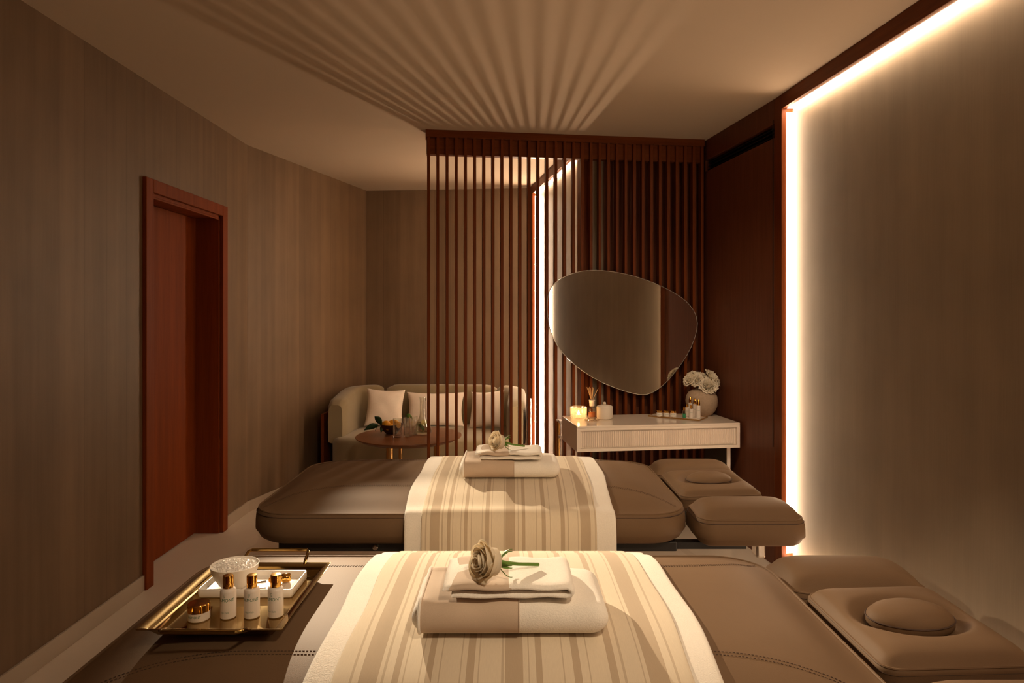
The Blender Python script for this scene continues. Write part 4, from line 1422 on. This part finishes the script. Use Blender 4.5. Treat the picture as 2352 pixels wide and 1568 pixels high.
# wooden bowl and lemons
bx, by = -0.880, 4.99
wb = put('fruit_bowl', G().lathe([(0.0001, 0.010), (0.030, 0.011), (0.055, 0.028), (0.075, 0.056), (0.080, 0.070), (0.083, 0.070), (0.079, 0.052), (0.060, 0.020), (0.042, 0.006), (0.040, 0.0), (0.0001, 0.0)], 44), 'dark_wood', loc=(bx, by, TT))
tag(wb, 'dark wooden bowl of lemons on the round table', 'bowl')
def lemon_geo():
    pr = []
    for i in range(17):
        t = pi * i / 16
        r_ = 0.029 * sin(t) ** 0.85 if 0 < i < 16 else 0.0001
        pr.append((max(r_, 0.0001), -0.040 * cos(t) * (1 + 0.0)))
    return G().lathe(pr, 24)
lem = [(-0.040, -0.008, 0.067, (80, 0, 40), 'lemon at the left of the dark bowl, beside the leaves'), (0.012, 0.010, 0.072, (85, 0, 100), 'lemon in the middle of the dark bowl'), (0.045, -0.028, 0.066, (75, 0, 10), 'lemon at the right of the dark bowl behind the tumbler'), (-0.005, -0.045, 0.052, (90, 0, 90), 'lemon at the front of the dark bowl')]
for i, (dx, dy, dz, rt, lab) in enumerate(lem):
    o = put('lemon', lemon_geo(), 'lemon', loc=(bx + dx, by + dy, TT + dz), rot=tuple(radians(k) for k in rt))
    tag(o, lab, 'lemon', 'lemons in the dark wooden bowl')
sp = thing('leafy_sprig', 'sprig of large dark green leaves hanging out of the left of the lemon bowl', 'leaves', loc=(bx - 0.075, by - 0.02, TT + 0.060))
def leaf_geo(p0, p1, w, droop=0.01):
    p0 = Vector(p0); p1 = Vector(p1); d = (p1 - p0)
    side = d.cross(Vector((0.2, 1, 0.35))).normalized()
    rows = []
    for i in range(11):
        v = i / 10
        ww = w * sin(pi * (v ** 0.85)) + 0.0004
        c = p0 + d * v + Vector((0, 0, droop * sin(pi * v)))
        nrm = side.cross(d).normalized()
        rows.append([tuple(c - side * ww + nrm * 0.004), tuple(c - side * ww * 0.5 + nrm * 0.001), tuple(c), tuple(c + side * ww * 0.5 + nrm * 0.001), tuple(c + side * ww + nrm * 0.004)])
    return G().grid(rows)
put('twig', G().tube([(0.045, 0, -0.01), (0.0, 0, 0.004), (-0.02, 0, 0.002), (-0.035, -0.005, -0.02), (-0.038, -0.006, -0.035)], 0.0022, 6), 'leaf_dark', sp)
for p0, p1, w in (((0.005, 0, 0.005), (-0.045, -0.01, 0.068), 0.026), ((-0.015, 0, 0.004), (-0.118, -0.02, -0.032), 0.022), ((0.02, -0.01, 0.0), (0.006, -0.03, -0.045), 0.016)):
    o = put('leaf', leaf_geo(p0, p1, w), 'leaf_dark', sp, angle=180)
    s = o.modifiers.new('thickness', 'SOLIDIFY'); s.thickness = 0.0008
# tumblers
def tumbler(loc, label, parts_only=False):
    t = thing('drinking_glass', label, 'glass', loc=loc, group='clear tumblers on the round table')
    put('glass_wall', G().lathe([(0.0001, 0.001), (0.028, 0.001), (0.0305, 0.004), (0.0315, 0.132), (0.0300, 0.133), (0.0288, 0.131), (0.0280, 0.014), (0.0001, 0.012)], 36), 'glass', t, angle=40)
    return t
t1 = tumbler((-0.812, 4.838, TT), 'clear straight tumbler in front of the lemon bowl')
t2 = copy_tree(t1); t2.location = (-0.742, 4.868, TT); t2['label'] = 'clear ribbed tumbler between the other tumbler and the carafe'
t3 = copy_tree(t1); t3.location = (-0.716, 4.945, TT); t3['label'] = 'clear tumbler garnished with lime, half hidden behind the other tumblers'
lm = put('lime_garnish', G().ball((0, 0, 0), 0.017, 10, (1, 0.35, 1)).add(leaf_geo((0.0, 0, -0.01), (0.03, -0.005, -0.03), 0.012).v, leaf_geo((0, 0, 0), (0.03, 0, 0), 0.012).f), 'mint', loc=(-0.772, 4.93, TT + 0.138))
lm.parent = t3; lm.location = (-0.034, 0, 0.137)
# carafe
cf = thing('water_carafe', 'tall necked glass carafe of water with lemon and mint on the round table', 'carafe', loc=(-0.652, 4.985, TT))
put('carafe_glass', G().lathe([(0.0001, 0.001), (0.060, 0.001), (0.068, 0.008), (0.068, 0.020), (0.058, 0.060), (0.040, 0.095), (0.026, 0.125), (0.0215, 0.150), (0.0215, 0.238), (0.025, 0.246), (0.025, 0.264), (0.0225, 0.266), (0.0225, 0.247), (0.0192, 0.240), (0.0192, 0.148), (0.024, 0.123), (0.038, 0.093), (0.056, 0.058), (0.0655, 0.020), (0.064, 0.010), (0.0001, 0.006)], 48), 'glass', cf, angle=50)
put('water', G().lathe([(0.0001, 0.0065), (0.063, 0.0105), (0.0645, 0.020), (0.055, 0.0575), (0.0425, 0.081), (0.0001, 0.081)], 40), 'water', cf)
sl_ = G().lathe([(0.0001, 0), (0.022, 0), (0.024, 0.0005), (0.024, 0.0035), (0.022, 0.004), (0.0001, 0.004)], 28)
put('lemon_slice', sl_, 'lemon_flesh', cf, loc=(0.012, -0.012, 0.082), rot=(radians(78), 0, radians(20)))
for k in range(6):
    a = k * 1.1
    o = put('mint_leaf', leaf_geo((0.008 * cos(a) - 0.01, 0.008 * sin(a), 0.02 + 0.009 * k), (0.026 * cos(a) - 0.01, 0.026 * sin(a), 0.034 + 0.009 * k), 0.010), 'mint', cf, angle=180)
    s = o.modifiers.new('thickness', 'SOLIDIFY'); s.thickness = 0.0007

for o in list(SC.objects):
    if o.type == 'LIGHT':
        o['label'] = {'accent_spot_near': 'accent spot light for the nearer table', 'accent_spot_far': 'accent spot light for the farther table', 'corridor_lamp': 'corridor lamp behind the door', 'candle_light': 'candle glow', 'vanity_fill_spot': 'added fill spot aimed at the vanity', 'front_fill_spot': 'added fill spot overhead near the camera'}.get(o.name, 'lamp')
